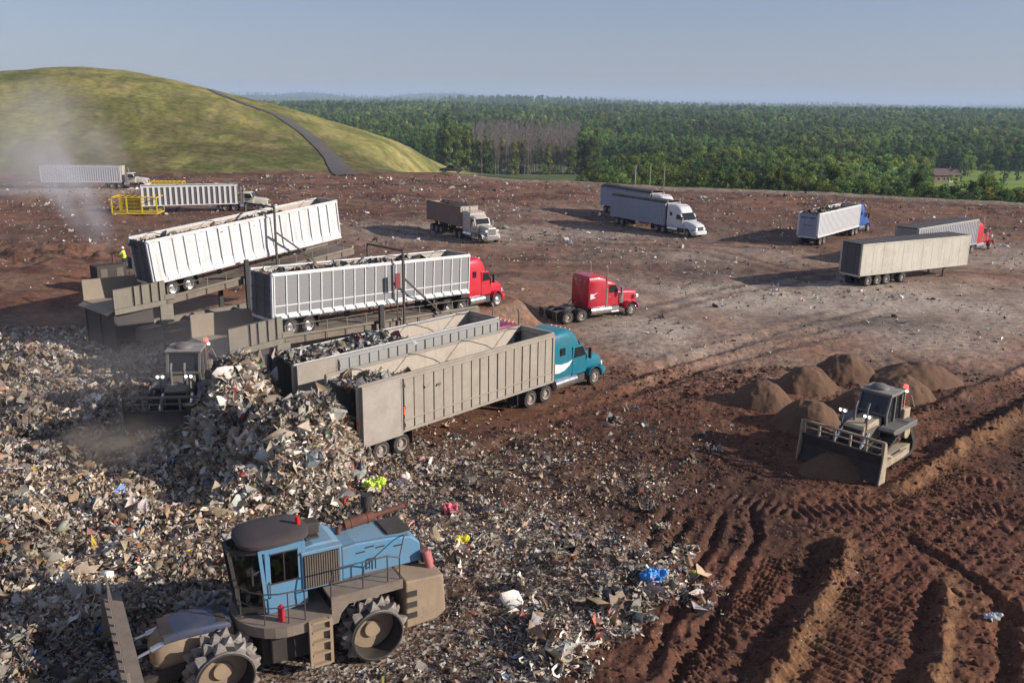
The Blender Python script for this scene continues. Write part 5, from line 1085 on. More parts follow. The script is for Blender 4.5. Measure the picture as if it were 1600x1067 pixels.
    # counterweight and rear
    m = MB(); m.prism([(-1.05, .72), (-1.05, 2.36), (-2.34, 2.3), (-2.42, 1.0), (-2.1, .78)], -1.58, 1.58); m.build('counterweight', 'ctan', e, bevel=.05)
    for s in (-1, 1):
        m = MB(); [m.box(-1.42, -1.08, s*1.58-.03, s*1.58+.012, z_, z_+.2) for z_ in (1.05, 1.42, 1.80)]; m.build('step_recess', 'cdark', e)
    m = MB(); m.prism([(-1.9, 2.2), (-1.9, 3.0), (-2.1, 2.9), (-2.38, 2.3)], -.6, .6); m.build('rear_cover', 'cdark', e)
    m = MB(); m.cyl((-2.15, .95, 2.3), (-2.0, .9, 2.9), .13, n=12); m.cyl((-2.3, .7, 2.3), (-2.2, .7, 2.75), .09, n=10); m.build('rear_cylinder', paint('faded_red', (.42, .13, .13), .6, dirt=.5), e, smooth=True)
    # handrails
    for s in (-1, 1):
        y = s*1.47; m = MB(); m.tube([(1.3, y, 2.45), (1.3, y, 2.95), (1.22, y, 3.35), (.3, y, 3.35), (-.5, y, 3.35), (-.9, y, 3.2), (-.9, y, 2.45)], .022); m.tube([(1.3, y, 2.9), (-.9, y, 2.85)], .018)
        for x_ in (.3, -.5): m.tube([(x_, y, 2.45), (x_, y, 3.35)], .02)
        m.tube([(-.9, y, 3.2), (-1.3, y*.6, 3.55), (-1.5, y*.45, 3.5)], .02); m.tube([(1.3, y, 1.95), (1.3, y, 2.45)], .022); m.build('handrail', 'dsteel', e)
        m = MB(); m.tube([(2.12, s*1.5, 1.95), (2.12, s*1.5, 2.95), (2.6, s*1.45, 2.95)], .022); m.tube([(2.12, s*1.5, 2.5), (2.6, s*1.45, 2.5)], .018); m.build('grab_rail', 'dsteel', e)
    arc2 = [(2.6, 1.45)]+[(2.6+1.25*math.sin(t), 1.45*math.cos(t)) for t in np.linspace(.2, math.pi-.2, 9)]+[(2.6, -1.45)]
    m = MB(); m.tube([(*a, 2.95) for a in arc2], .022); m.tube([(*a, 2.5) for a in arc2], .018); [m.tube([(*a, 1.95), (*a, 2.95)], .02) for a in arc2[::2]]; m.build('nose_rail', 'dsteel', e)
    # cab
    lo = [(2.78, .95), (4.0, .95), (4.75, .50), (4.75, -.50), (4.0, -.95), (2.78, -.95)]
    up = [(2.78, .93), (4.15, .93), (5.0, .46), (5.0, -.46), (4.15, -.93), (2.78, -.93)]
    P = lambda k, z: Vector((lo[k][0]+(up[k][0]-lo[k][0])*(z-2.08)/1.75, lo[k][1]+(up[k][1]-lo[k][1])*(z-2.08)/1.75, z))
    m = MB(); m.prism(lo, 2.09, 2.16, 'z'); cb = m.build('cab_floor', 'cdark', e, xf=XC)
    for nm_, mt_, ks_, es_ in (('cab_frame', 'cblue', (0, 1, 4, 5), (0, 4, 5)), ('windscreen_frame', 'cdark', (2, 3), (1, 2, 3))):
        m = MB(); [m.bar(P(k, 2.12), P(k, 3.84), .11, .11) for k in ks_]
        for k in es_: j = (k+1) % 6; m.bar(P(k, 3.80), P(j, 3.80), .1, .12); m.bar(P(k, 2.2), P(j, 2.2), .09, .2)
        m.build(nm_, mt_, e, xf=XC)
    for s, (k, j) in ((1, (0, 1)), (-1, (4, 5))):
        a, b = P(k, 2.2), P(j, 2.2); x0, x1 = sorted((a.x, b.x)); y = s*.95; m = MB()
        m.box(x0, x1+.0, y-.03, y+.03, 2.2, 2.88); m.box(x0, x0+.2, y-.03, y+.03, 2.88, 3.8); m.box(x1-.16, x1, y-.03, y+.03, 2.88, 3.8); m.box(x0+.2, x1-.16, y-.03, y+.03, 3.68, 3.8)
        d = m.build('door', 'cblue', e, bevel=.012, xf=XC); m = MB(); m.box(x0+.2, x1-.16, y-.012, y+.012, 2.88, 3.68); w_ = m.build('window', 'cabglass', d, xf=XC)
        m = MB(); m.box(x0+.62, x0+.66, y-.02, y+.04, 2.88, 3.68); [m.box(x0+.18, x1-.14, y+.0, y+.045, z_, z_+.035) for z_ in (2.86, 3.66)]; m.build('window_frame', 'black', w_, xf=XC)
        m = MB(); m.tube([(x1-.1, y+s*.02, 2.5), (x1-.1, y+s*.1, 2.55), (x1-.1, y+s*.1, 2.9), (x1-.1, y+s*.02, 2.95)], .018); m.build('handle', 'black', d, xf=XC)
    for k in (1, 2, 3, 5):
        j = (k+1) % 6; a, b = k, j; i_ = .02; m = MB(); q = [P(a, 2.3), P(b, 2.3), P(b, 3.75), P(a, 3.75)]; n = (q[1]-q[0]).cross(q[3]-q[0]).normalized()*.012
        m.add([v+n for v in q]+[v-n for v in q], [(0, 1, 2, 3), (7, 6, 5, 4), (0, 4, 5, 1), (1, 5, 6, 2), (2, 6, 7, 3), (3, 7, 4, 0)]); m.build('windscreen' if k == 2 else 'window', 'cabglass', e, xf=XC)
    m = MB(); pl = []
    N = 22
    ring = lambda f, z: [(3.85+f*1.42*math.copysign(abs(math.cos(t))**.62, math.cos(t)), f*1.28*math.copysign(abs(math.sin(t))**.62, math.sin(t)), z) for t in [2*math.pi*(i+.5)/N for i in range(N)]]
    R_ = [ring(.93, 3.84), ring(1.0, 3.88), ring(1.0, 3.98), ring(.93, 4.04), ring(.5, 4.09)]; V = [p for r in R_ for p in r]
    F = [(j*N+i, j*N+(i+1) % N, (j+1)*N+(i+1) % N, (j+1)*N+i) for j in range(4) for i in range(N)]+[tuple(range(N))[::-1], tuple(range(4*N, 5*N))]; m.add(V, F); m.build('cab_roof', 'croof', e, smooth=True, xf=XR)
    m = MB(); m.cyl((1.82, .1, 4.36), (1.82, .1, 4.62), .075, n=12); m.build('beacon', 'redlens', e); m = MB(); m.box(2.0, 2.75, -.75, -.1, 3.5, 3.95); m.box(2.1, 2.6, .0, .35, 3.46, 3.7); m.build('air_conditioner', 'cdark', e, bevel=.05, xf=XC)
    m = MB(); m.box(3.2, 3.7, -.25, .25, 2.16, 2.62); m.box(3.1, 3.25, -.25, .25, 2.5, 3.2); m.build('seat', 'black', e, bevel=.04, xf=XC); m = MB(); m.bar((4.1, 0, 2.16), (4.25, 0, 2.8), .08, .08); m.box(4.1, 4.4, -.3, .3, 2.75, 2.85); m.build('dashboard', 'black', e, xf=XC)
    m = MB(); m.cyl((2.75, 1.2, 1.95), (2.75, 1.2, 2.4), .10, n=12); m.cyl((2.75, 1.2, 2.4), (2.75, 1.2, 2.48), .035, n=8); m.build('fire_extinguisher', 'red', e, smooth=True)
    for s in (-1, 1): m = MB(); m.tube([(4.2, s*.95, 3.3), (4.5, s*1.35, 3.35)], .018); m.box(4.45, 4.5, s*1.35-.1, s*1.35+.1, 3.1, 3.55); m.build('mirror', 'black', e, xf=XC)
    # front unit
    m = MB(); m.loft([(4.0, .75, 1.85, .5, .5), (4.4, .7, 1.95, .62, .6), (5.4, .75, 2.0, .64, .6), (6.0, .8, 1.9, .62, .55), (6.25, .95, 1.65, .5, .42), (6.32, 1.1, 1.5, .35, .3)], n=28, e=3.4); m.build('front_frame', 'ctan', e, smooth=True); m = MB(); m.loft([(4.05, 1.70, 1.93, .56, .52), (4.5, 1.76, 2.04, .66, .60), (5.5, 1.78, 2.07, .66, .58), (5.95, 1.72, 1.98, .6, .5)], n=24, e=5); m.build('front_cover', paint('dark_blue_cover', (.03, .045, .09), .6, dirt=.5, dcol=(.12, .09, .07)), e, smooth=True)
    m = MB(); m.cyl((4.55, -1.0, .95), (4.55, 1.0, .95), .3, n=14); m.box(4.2, 6.0, -.5, .5, 1.96, 2.03); m.build('front_axle', 'cdark', e)
    for s in (-1, 1):
        m = MB(); m.bar((4.9, s*.72, 1.0), (6.9, s*.85, .85), .2, .3); m.build('push_arm', 'cdark', e)
        m = MB(); m.cyl((5.6, s*.4, 1.8), (6.3, s*.45, 1.62), .10, n=12); m.cyl((6.3, s*.45, 1.62), (6.95, s*.5, 1.45), .05, n=10); m.build('hydraulic_cylinder', 'chrome', e, smooth=True)
    m = MB(); hw = 2.75; pr = [(7.32, .02), (7.12, .35), (7.02, .85), (7.05, 1.35), (7.22, 1.8), (7.12, 1.84), (6.93, 1.4), (6.88, .85), (6.98, .3), (7.2, 0)]; m.prism(pr, -hw, hw); [m.prism([(6.75, .15), (6.75, 1.75), (7.3, 1.85), (7.35, .0)], s*hw, s*(hw+.06)) for s in (-1, 1)]
    bl = m.build('blade', 'ctan', e); m = MB(); m.box(6.72, 7.22, -hw, hw, 1.845, 1.98); m.box(6.72, 6.9, -hw, hw, .5, .7); [m.box(6.72, 6.9, y_-.07, y_+.07, .7, 1.845) for y_ in (-2.2, -1.1, 0, 1.1, 2.2)]; m.build('blade_beam', 'cdeck', bl)
    m = MB(); m.box(7.05, 7.12, -hw, hw, 2.5, 2.58); [m.box(7.05, 7.11, y_-.04, y_+.04, 1.98, 2.5) for y_ in np.linspace(-hw+.05, hw-.05, 12)]; m.build('trash_screen', 'cdeck', bl)
    return e
compactor()
wp = along(C1, c1h, 2.45, 0); worker((wp[0], wp[1], c1z+2.52), HT(c1h), 'operator in a lime yellow vest seated in the blue compactor cab', sit=True, scale=.98)
# ------------------------------------------------------------------ bulldozers
def dozer(loc, hd, label, body='dozer', S=1., z=0., rackh=.62, zs=0.):
    e = empty('bulldozer', (loc[0], loc[1], z), HT(hd), label=label, cat='bulldozer', group=None); e.scale = (S, S, S)
    tr = [(-1.95, .30), (-1.6, .02), (1.55, .02), (1.95, .32), (1.85, .66), (1.5, .82), (-.55, 1.78), (-1.05, 1.82), (-1.4, 1.5), (-1.9, .72)]
    for s in (-1, 1):
        m = MB(); c0 = (sum(p[0] for p in tr)/len(tr), sum(p[1] for p in tr)/len(tr)); inn = [(c0[0]+(p[0]-c0[0])*.84, c0[1]+(p[1]-c0[1])*.80) for p in tr]; n = len(tr); ya, yb = s*.78, s*1.38
        V = [(p[0], ya, p[1]) for p in tr]+[(p[0], yb, p[1]) for p in tr]+[(p[0], ya, p[1]) for p in inn]+[(p[0], yb, p[1]) for p in inn]
        m.add(V, [f for i in range(n) for f in ((i, (i+1) % n, n+(i+1) % n, n+i), (n+i, n+(i+1) % n, 3*n+(i+1) % n, 3*n+i), (2*n+i, 2*n+(i+1) % n, (i+1) % n, i), (2*n+i, 3*n+i, 3*n+(i+1) % n, 2*n+(i+1) % n))])
        for i in range(n):      # grousers
            a, b = Vector((tr[i][0], 0, tr[i][1])), Vector((tr[(i+1) % n][0], 0, tr[(i+1) % n][1])); k = max(1, int((b-a).length/.22)); nn = Vector(((b-a).z, 0, -(b-a).x)).normalized()
            for q in range(k): c_ = a.lerp(b, (q+.5)/k)+nn*.03; m.bar((c_.x, ya, c_.z), (c_.x, yb, c_.z), .04, .08, up=(nn.x, 0, nn.z))
        t_ = m.build('track', 'cdark', e)
        m = MB(); m.box(-1.5, 1.5, s*.85, s*1.3, .28, .62); [m.cyl((x_, s*.85, .24), (x_, s*1.36, .24), .2, n=14) for x_ in (-1.2, -.6, 0, .6, 1.2)]; m.cyl((-.8, s*.85, 1.4), (-.8, s*1.4, 1.4), .3, n=18); m.cyl((1.5, s*.85, .42), (1.5, s*1.36, .42), .3, n=16); m.build('track_frame', body, t_)
        m = MB(); m.bar((-.6, s*1.52, .52), (2.55, s*1.62, .42), .14, .34); m.bar((.9, s*1.55, .65), (2.5, s*1.6, 1.15), .1, .1); m.build('push_arm', body, e)
    m = MB(); m.box(-1.7, 1.9, -.62, .62, .55, 1.15); m.build('main_frame', 'cdark', e)
    m = MB(); m.prism([(.15, 1.15), (1.95, 1.15), (2.0, 1.95), (1.85, 2.05), (.15, 2.18)], -.52, .52); m.build('hood', body, e, bevel=.05)
    m = MB(); m.box(2.0, 2.05, -.45, .45, 1.2, 1.9); m.build('radiator_grille', 'black', e)
    for s in (-1, 1): m = MB(); m.box(.35, 1.8, s*.52, s*.545, 1.25, 1.85); m.build('engine_panel', 'grille', e)
    for s in (-1, 1): m = MB(); m.prism([(-1.75, 1.55), (.55, 1.55), (.75, 1.72), (.55, 1.82), (-1.75, 1.88)], s*.62, s*1.42); m.build('fender', 'dgun', e, bevel=.03)
    m = MB(); m.box(-1.95, -1.25, -.95, .95, 1.2, 2.35); m.build('fuel_tank', body, e, bevel=.08)
    # cab
    cb = [(-1.25, 1.7), (.1, 1.7), (.25, 2.3), (-.05, 3.2), (-1.2, 3.2)]
    m = MB(); m.prism([(-1.22, 1.72), (.06, 1.72), (.2, 2.3), (-.08, 3.18), (-1.17, 3.18)], -.70, .70); cab = m.build('cab', 'glass', e)
    m = MB()
    for s in (-1, 1):
        for a, b in zip(cb, cb[1:]+cb[:1]): m.bar((a[0], s*.73, a[1]), (b[0], s*.73, b[1]), .1, .1, up=(0, 1, 0))
        m.bar((-.55, s*.735, 1.7), (-.55, s*.735, 3.2), .08, .09, up=(0, 1, 0))
    for x_, z_ in cb: m.bar((x_, -.73, z_), (x_, .73, z_), .1, .1)
    m.build('cab_frame', 'dgun', cab)
    m = MB(); m.box(-1.35, .1, -.85, .85, 3.24, 3.34); m.build('cab_roof', paint('dusty_roof', (.25, .23, .21), .7, dirt=.7, dcol=(.15, .11, .08)), e, bevel=.04)
    m = MB(); m.lathe([(0, .22), (.3, .2), (.42, .1), (.44, 0)], axis='z', n=18, c=(-.55, -.1, 3.34)); m.build('air_conditioner', 'dgun', e, smooth=True)
    for s in (-1, 1):
        m = MB(); m.tube([(1.35, s*.3, 2.0), (1.35, s*.3, 2.75), (1.2, s*.3, 3.05)], .07, 8); m.build('exhaust_stack', 'dgun', e, smooth=True)
    for x_, y_, z_ in ((1.9, .62, 2.55), (1.9, -.62, 2.55), (-1.35, .8, 3.2)):
        m = MB(); m.bar((x_, y_, 1.9 if x_ > 0 else 2.4), (x_, y_, z_), .06, .06, up=(1, 0, 0)); m.box(x_-.05, x_+.05, y_-.2, y_+.2, z_, z_+.16); w_ = m.build('work_light', 'dgun', e)
        m = MB(); [m.cyl((x_+.05, y_+q, z_+.08), (x_+.075, y_+q, z_+.08), .06, n=10) for q in (-.11, .11)]; m.build('lens', 'lamp', w_)
    m = MB(); m.cyl((-1.5, .75, 3.24), (-1.5, .75, 3.3), .1, n=12); m.cyl((-1.5, .75, 3.3), (-1.5, .75, 3.52), .13, .10, n=12); m.cyl((-1.5, .75, 2.3), (-1.5, .75, 3.24), .035, n=6); m.build('beacon', 'beacon', e)
    m = MB(); m.tube([(-1.8, .4, 2.35), (-1.9, .9, 2.9), (-1.9, 1.1, 2.4)], .03); m.bar((-1.9, -.5, .7), (-2.7, -.5, .5), .3, .3); m.bar((-2.6, -.5, 1.0), (-2.75, -.5, .1), .12, .2); m.build('ripper', body, e)
    # blade
    hw = 2.05; pr = [(3.15, .02), (2.90, .35), (2.82, .8), (2.92, 1.30), (2.80, 1.33), (2.70, .8), (2.78, .3), (3.05, .0)]; m = MB(); m.prism(pr, -hw, hw); bl = m.build('blade', 'cdark', e)
    for s in (-1, 1): m = MB(); m.prism([(2.62, .0), (3.22, .0), (3.08, 1.0), (3.02, 1.98), (2.86, 1.98), (2.66, 1.2)], s*hw, s*(hw+.07)); m.build('side_plate', body, bl)
    m = MB(); m.box(2.82, 2.90, -hw, hw, 1.33+rackh-.05, 1.33+rackh+.05); m.box(2.83, 2.88, -hw, hw, 1.33+rackh*.45, 1.33+rackh*.45+.05); [m.box(2.82, 2.89, y_-.05, y_+.05, 1.32, 1.33+rackh-.05) for y_ in np.linspace(-hw+.05, hw-.1, 6)]; m.build('trash_rack', body, bl)
    for s in (-1, 1): m = MB(); m.cyl((1.6, s*.62, 1.7), (2.3, s*.65, 1.2), .08, n=10); m.cyl((2.3, s*.65, 1.2), (2.75, s*.68, .9), .045, n=8); m.build('hydraulic_cylinder', 'chrome', e)
    return e
DZ = (17.75, 41.5); dozer(DZ, 222, 'muddy cream bulldozer with lit work lights pushing brown soil', z=zat(17.0, 42.0, False)-.05)
d2 = G(272, 655, .8); dozer((-17.4, 45.6), 277, 'dust covered bulldozer working behind the tall garbage heap', body='olive', S=1.12, z=.1)
mound((1305, 735), 1.6, .95, 'dark loose soil pushed up in front of the bulldozer blade', 17, 1.3)
# ------------------------------------------------------------------ yard furniture
def cage(px0, px1, depth, h, label, nx, mesh=True):
    a, b = G(*px0)[:2], G(*px1)[:2]; hd = math.atan2(b[1]-a[1], b[0]-a[0]); L = float(np.hypot(*(b-a))); z = zat(*a)
    e = empty('steel_cage', (a[0], a[1], z), hd, label=label, cat='steel cage', group='yellow steel cages by the trailers')
    m = MB(); t = .09
    for y_ in (0, depth):
        m.box(0, L, y_-t, y_+t, .05, .25)
        m.box(0, L, y_-t*.7, y_+t*.7, h-.12, h)
    for x_ in (0, L): m.box(x_-t, x_+t, 0, depth, .08, .22); m.box(x_-t*.7, x_+t*.7, 0, depth, h-.13, h-.02)
    m.build('frame', 'yellow', e)
    for y_ in (0, depth):
        for x_ in np.linspace(0, L, nx): m = MB(); m.box(x_-t, x_+t, y_-t, y_+t, .25, h-.12); m.build('post', 'yellow', e)
    m = MB()
    for y_ in (0, depth):
        for z_ in np.linspace(.5, h-.4, 4): m.box(0, L, y_-.025, y_+.025, z_, z_+.05)
        m.bar((0, y_, .3), (L/3, y_, h-.2), .06, .06)
    for x_ in np.linspace(0, L, 8): m.box(x_-.03, x_+.03, 0, depth, h-.05, h)
    m.build('rail', 'yellow', e)
    m = MB(); m.box(.1, L-.1, depth-.03, depth+.0, .3, h-.2); m.box(.1, L-.1, .1, depth-.1, .26, .3); m.build('panel', paint('faded_yellow', (.42, .31, .05), .6, dirt=.4), e)
    return e
cage((176, 338), (246, 338), 3.6, 2.5, 'open yellow steel cage left of the dark barred trailer', 4)
cage((236, 293), (285, 293), 2.5, 1.1, 'low yellow steel frame behind the dark barred trailer', 5)
for i, (px, py, h, r_, mt_, lab) in enumerate([(992, 291, 3.9, .11, 'alu', 'pale thick post on the yard rim, left of the other pale posts'), (1015, 292, 3.7, .08, 'alu', 'pale post in the middle of the three on the yard rim'), (1037, 293, 3.9, .08, 'alu', 'pale post on the yard rim nearest the white tractors'), (911, 287, 3.0, .05, 'dsteel', 'thin dark post farthest left on the yard rim'), (946, 289, 3.6, .06, 'dsteel', 'taller thin dark post on the yard rim'), (958, 290, 2.6, .05, 'dsteel', 'short thin dark post on the yard rim'), (972, 290, 2.9, .05, 'dsteel', 'thin dark post beside the pale thick post')]):
    q = G(px, py); m = MB(); z_ = zat(q[0], q[1]); m.cyl((0, 0, -.4), (0, 0, h), r_, r_*.85, n=10); m.box(-.3, .3, -.05, .05, h-.5, h-.4); m.cyl((0, 0, h), (0, 0, h+.12), r_*1.3, n=10)
    o = m.build('rim_post', mt_, loc=(q[0], q[1], z_)); tag(o, lab, 'post', 'posts along the yard rim')
def pickup(px, hd, label):
    q = G(*px); e = empty('pickup_truck', (q[0], q[1], zat(q[0], q[1])), HT(hd), label=label, cat='pickup truck')
    m = MB(); m.loft([(-2.8, .45, 1.0, .9, .86), (-2.75, .4, 1.05, .93, .88), (-.6, .4, 1.08, .95, .9), (1.2, .4, 1.1, .95, .9), (2.4, .42, 1.0, .92, .84), (2.75, .5, .85, .82, .7)], n=20, e=6); m.build('body', 'dsteel', e, smooth=True)
    m = MB(); m.loft([(-.75, 1.05, 1.62, .86, .74), (-.5, 1.05, 1.78, .86, .70), (.5, 1.05, 1.78, .86, .70), (1.25, 1.05, 1.12, .84, .78)], n=20, e=6); m.build('cabin', 'glass', e, smooth=True)
    m = MB(); m.box(-.5, .5, -.68, .68, 1.76, 1.80); m.build('roof', 'dsteel', e, bevel=.02)
    for x in (-1.8, 1.75):
        for s in (-1, 1): w_ = put(WM['single'], 'wheel', e, (x, s*.82, .4), (0, 0, 0 if s > 0 else math.pi)); w_.scale = (.78, .8, .78); put(WM['fr'], 'rim', w_, (0, 0, 0))
pickup((705, 268.5), 175, 'small dark pickup truck at the far edge of the yard below the grass hill')
# farmhouse beyond the trees
q = G(1472, 278, FLOOR+1); hz_ = zat(q[0], q[1], False)
e = empty('house', (q[0], q[1], hz_), HT(8), label='brown roofed house among the trees by the bright green field', cat='house')
m = MB(); m.prism([(-7, 0), (7, 0), (7, 3.6), (-7, 3.6)], -4.5, 4.5); m.build('wall', paint('house_wall', (.30, .16, .12), .8, dirt=.3), e)
m = MB(); m.add([(-7.8, -5.3, 3.5), (7.8, -5.3, 3.5), (7.8, 5.3, 3.5), (-7.8, 5.3, 3.5), (-7.3, 0, 6.6), (7.3, 0, 6.6)], [(0, 1, 5, 4), (2, 3, 4, 5), (3, 0, 4), (1, 2, 5), (3, 2, 1, 0)]); rf = m.build('roof', paint('house_roof', (.13, .075, .065), .9, dirt=.3), e)
m = MB(); m.box(3, 4, -.5, .5, 5.2, 7.6); m.build('chimney', 'rust', rf)
for x_ in (-4.6, -1.6, 4.8):
    m = MB(); m.box(x_-.7, x_+.7, -4.58, -4.50, 1.0, 2.5); f_ = m.build('window', 'white', e); m = MB(); m.box(x_-.6, x_+.6, -4.60, -4.58, 1.1, 2.4); m.build('pane', 'glass', f_)
m = MB(); m.box(1.2, 3.6, -4.58, -4.50, 0, 2.6); m.build('garage_door', 'white', e)
# ------------------------------------------------------------------ trees
barkm = paint('bark', (.075, .055, .042), .9, dirt=.4, dcol=(.12, .1, .08), scale=5, bump=.5)
greybark = paint('grey_bark', (.22, .172, .138), .9, dirt=.4, dcol=(.12, .1, .09), scale=5)
def leafm(nm):
    m, nt, b = newmat(nm); L = nt.links
    a = nd(nt, 'ShaderNodeAttribute', attribute_name='col'); oi = nd(nt, 'ShaderNodeObjectInfo'); ge = nd(nt, 'ShaderNodeNewGeometry')
    n = nd(nt, 'ShaderNodeTexNoise'); n.inputs['Scale'].default_value = .009; n.inputs['Detail'].default_value = 4; L.new(ge.outputs['Position'], n.inputs['Vector'])
    def mr(s, a_, b_, c, d): r = nd(nt, 'ShaderNodeMapRange'); r.inputs[1].default_value = a_; r.inputs[2].default_value = b_; r.inputs[3].default_value = c; r.inputs[4].default_value = d; L.new(s, r.inputs[0]); return r.outputs[0]
    mu = nd(nt, 'ShaderNodeMath', operation='MULTIPLY'); L.new(mr(oi.outputs['Random'], 0, 1, .68, 1.75), mu.inputs[0]); L.new(mr(n.outputs['Fac'], .36, .64, .5, 1.5), mu.inputs[1])
    h = nd(nt, 'ShaderNodeHueSaturation'); L.new(mu.outputs[0], h.inputs['Value']); L.new(a.outputs['Color'], h.inputs['Color'])
    mu2 = nd(nt, 'ShaderNodeMath', operation='MULTIPLY'); L.new(oi.outputs['Random'], mu2.inputs[0]); mu2.inputs[1].default_value = 7.31; fr = nd(nt, 'ShaderNodeMath', operation='FRACT'); L.new(mu2.outputs[0], fr.inputs[0]); L.new(mr(fr.outputs[0], 0, 1, .475, .525), h.inputs['Hue'])
    L.new(h.outputs[0], b.inputs['Base Color']); b.inputs['Roughness'].default_value = .7; b.inputs['Specular IOR Level'].default_value = .25
    tr = nd(nt, 'ShaderNodeBsdfTranslucent'); L.new(h.outputs[0], tr.inputs['Color']); mx = nd(nt, 'ShaderNodeMixShader'); mx.inputs[0].default_value = .4
    L.new(b.outputs[0], mx.inputs[1]); L.new(tr.outputs[0], mx.inputs[2]); L.new(mx.outputs[0], nt.nodes['Material Output'].inputs['Surface']); return m
LEAF = leafm('leaves')
def crown_mesh(kind, seed):
    r = np.random.default_rng(seed); H = {'broad': 17, 'tall': 17, 'light': 14, 'bush': 8}[kind]; cl = []
    if kind in ('broad', 'tall'):
        n = 46; R = 4.6 if kind == 'broad' else 3.2
        for i in range(n):
            h = r.uniform(.03, .97); rad = R*(math.sin(math.pi*min(1, (h*.86+.12)))**.6)*(.55+.45*r.random()) if r.random() < .75 else R*.4*r.random()
            if h > .8: rad *= 1-(h-.8)*3.2
            a = r.uniform(0, 6.28); cl.append((rad*math.cos(a), rad*math.sin(a), h*H, r.uniform(.75, 1.55)*R/4))
    elif kind == 'light':
        for i in range(34): h = r.uniform(.06, .98); rad = 2.1*(1-h)**.55*r.random()**.5; a = r.uniform(0, 6.28); cl.append((rad*math.cos(a), rad*math.sin(a), h*H, r.uniform(.5, .95)))
    else:
        for i in range(22): h = r.uniform(.05, .9); rad = 2.8*(1-h*.6)*r.random()**.5; a = r.uniform(0, 6.28); cl.append((rad*math.cos(a), rad*math.sin(a), h*H*.7, r.uniform(.7, 1.2)))
    base = {'broad': (.125, .180, .034), 'tall': (.078, .135, .038), 'light': (.200, .235, .042), 'bush': (.160, .190, .042)}[kind]
    Vs, Fs, Cs, o = [], [], [], 0
    for cx, cy, cz, cr in cl:
        k = int(52*cr**1.2)+10; d = r.normal(0, 1, (k, 3)); d /= np.linalg.norm(d, axis=1)[:, None]; p = d*cr*r.uniform(.45, 1.05, (k, 1))*[1, 1, .8]+[cx, cy, cz]
        nrm = d+r.normal(0, .55, (k, 3)); nrm /= np.linalg.norm(nrm, axis=1)[:, None]
        u = np.cross(nrm, r.normal(0, 1, (k, 3))); u /= np.linalg.norm(u, axis=1)[:, None]; v = np.cross(nrm, u); s = r.uniform(.15, .36, (k, 1))
        q = np.stack([p-u*s, p+v*s*.7, p+u*s, p-v*s*.7], 1)
        Vs.append(q.reshape(-1, 3)); Fs.append(np.arange(4*k).reshape(k, 4)+o); o += 4*k
        tone = r.uniform(.7, 1.35); Cs.append(np.clip(np.array(base)*tone*r.uniform(.7, 1.35, (k, 1))*np.c_[r.uniform(.85, 1.25, k), np.ones(k), r.uniform(.8, 1.2, k)], .004, .5))
    return np.concatenate(Vs), np.concatenate(Fs), np.concatenate(Cs), H, cl
def bare_mesh(seed):
    r = np.random.default_rng(seed); m = MB(); H = 16
    m.cyl((0, 0, 0), (.2, 0, H*.55), .20, .11, n=6, caps=False); m.cyl((.2, 0, H*.55), (.1, .2, H), .11, .02, n=5, caps=False)
    for i in range(30):
        h = r.uniform(.22, .95)*H; a = r.uniform(0, 6.28); L = r.uniform(1.2, 3.4)*(1.1-h/H*.6); e = (math.cos(a)*L*.6+.15, math.sin(a)*L*.6, h+L*.9)
        m.cyl((.15, 0, h), e, .06, .025, n=4, caps=False)
        for j in range(5):
            t = r.uniform(.3, 1); b = (.15+(e[0]-.15)*t, e[1]*t, h+(e[2]-h)*t); a2 = r.uniform(0, 6.28); l2 = r.uniform(.5, 1.4); m.cyl(b, (b[0]+math.cos(a2)*l2*.6, b[1]+math.sin(a2)*l2*.6, b[2]+l2*.8), .035, .015, n=3, caps=False)
    return m
def trunk_mb(cl, H, R, seed):
    r = np.random.default_rng(seed); m = MB(); pts = [(0, 0, -1.5), (r.normal(0, .1), r.normal(0, .1), H*.25), (r.normal(0, .25), r.normal(0, .25), H*.55), (r.normal(0, .3), r.normal(0, .3), H*.85)]; rr_ = [R*1.3, R, R*.62, R*.2]
    for a, b, q, s in zip(pts, pts[1:], rr_, rr_[1:]): m.cyl(a, b, q, s, n=8, caps=False)
    for c in cl[::4]:
        h = max(.15*H, c[2]-abs(c[0])-abs(c[1])*.8); f = h/H; m.cyl((0, 0, h), (c[0], c[1], c[2]), R*.45*(1-f*.6), .04, n=5, caps=False)
    return m
KINDS = []
for kind, seed in (('broad', 1), ('broad', 2), ('tall', 3), ('tall', 4), ('light', 5), ('light', 6), ('bush', 7)):
    V_, F_, C_, H_, cl_ = crown_mesh(kind, seed); me_c = np_mesh('crown', V_, F_, LEAF, None, C_); me_t = trunk_mb(cl_, H_, .24 if kind in ('broad', 'tall') else .12, seed).build('trunk', barkm, smooth=True)
    KINDS.append((kind, me_c.data, me_t.data)); bpy.data.objects.remove(me_c); bpy.data.objects.remove(me_t)
bm_ = bare_mesh(9).build('trunk', greybark); bare1 = bm_.data; bpy.data.objects.remove(bm_); bm_ = bare_mesh(10).build('trunk', greybark); bare2 = bm_.data; bpy.data.objects.remove(bm_)
NAME = {'broad': ('tree', 'round crowned mid green tree at the near edge of the forest'), 'tall': ('tree', 'tall dark green tree at the near edge of the forest'), 'light': ('young_tree', 'slender pale green young tree at the forest edge'), 'bush': ('shrub', 'low leafy green shrub below the yard rim'), 'bare': ('bare_tree', 'grey leafless tree in the bare patch of the forest edge')}
PROTO = {}
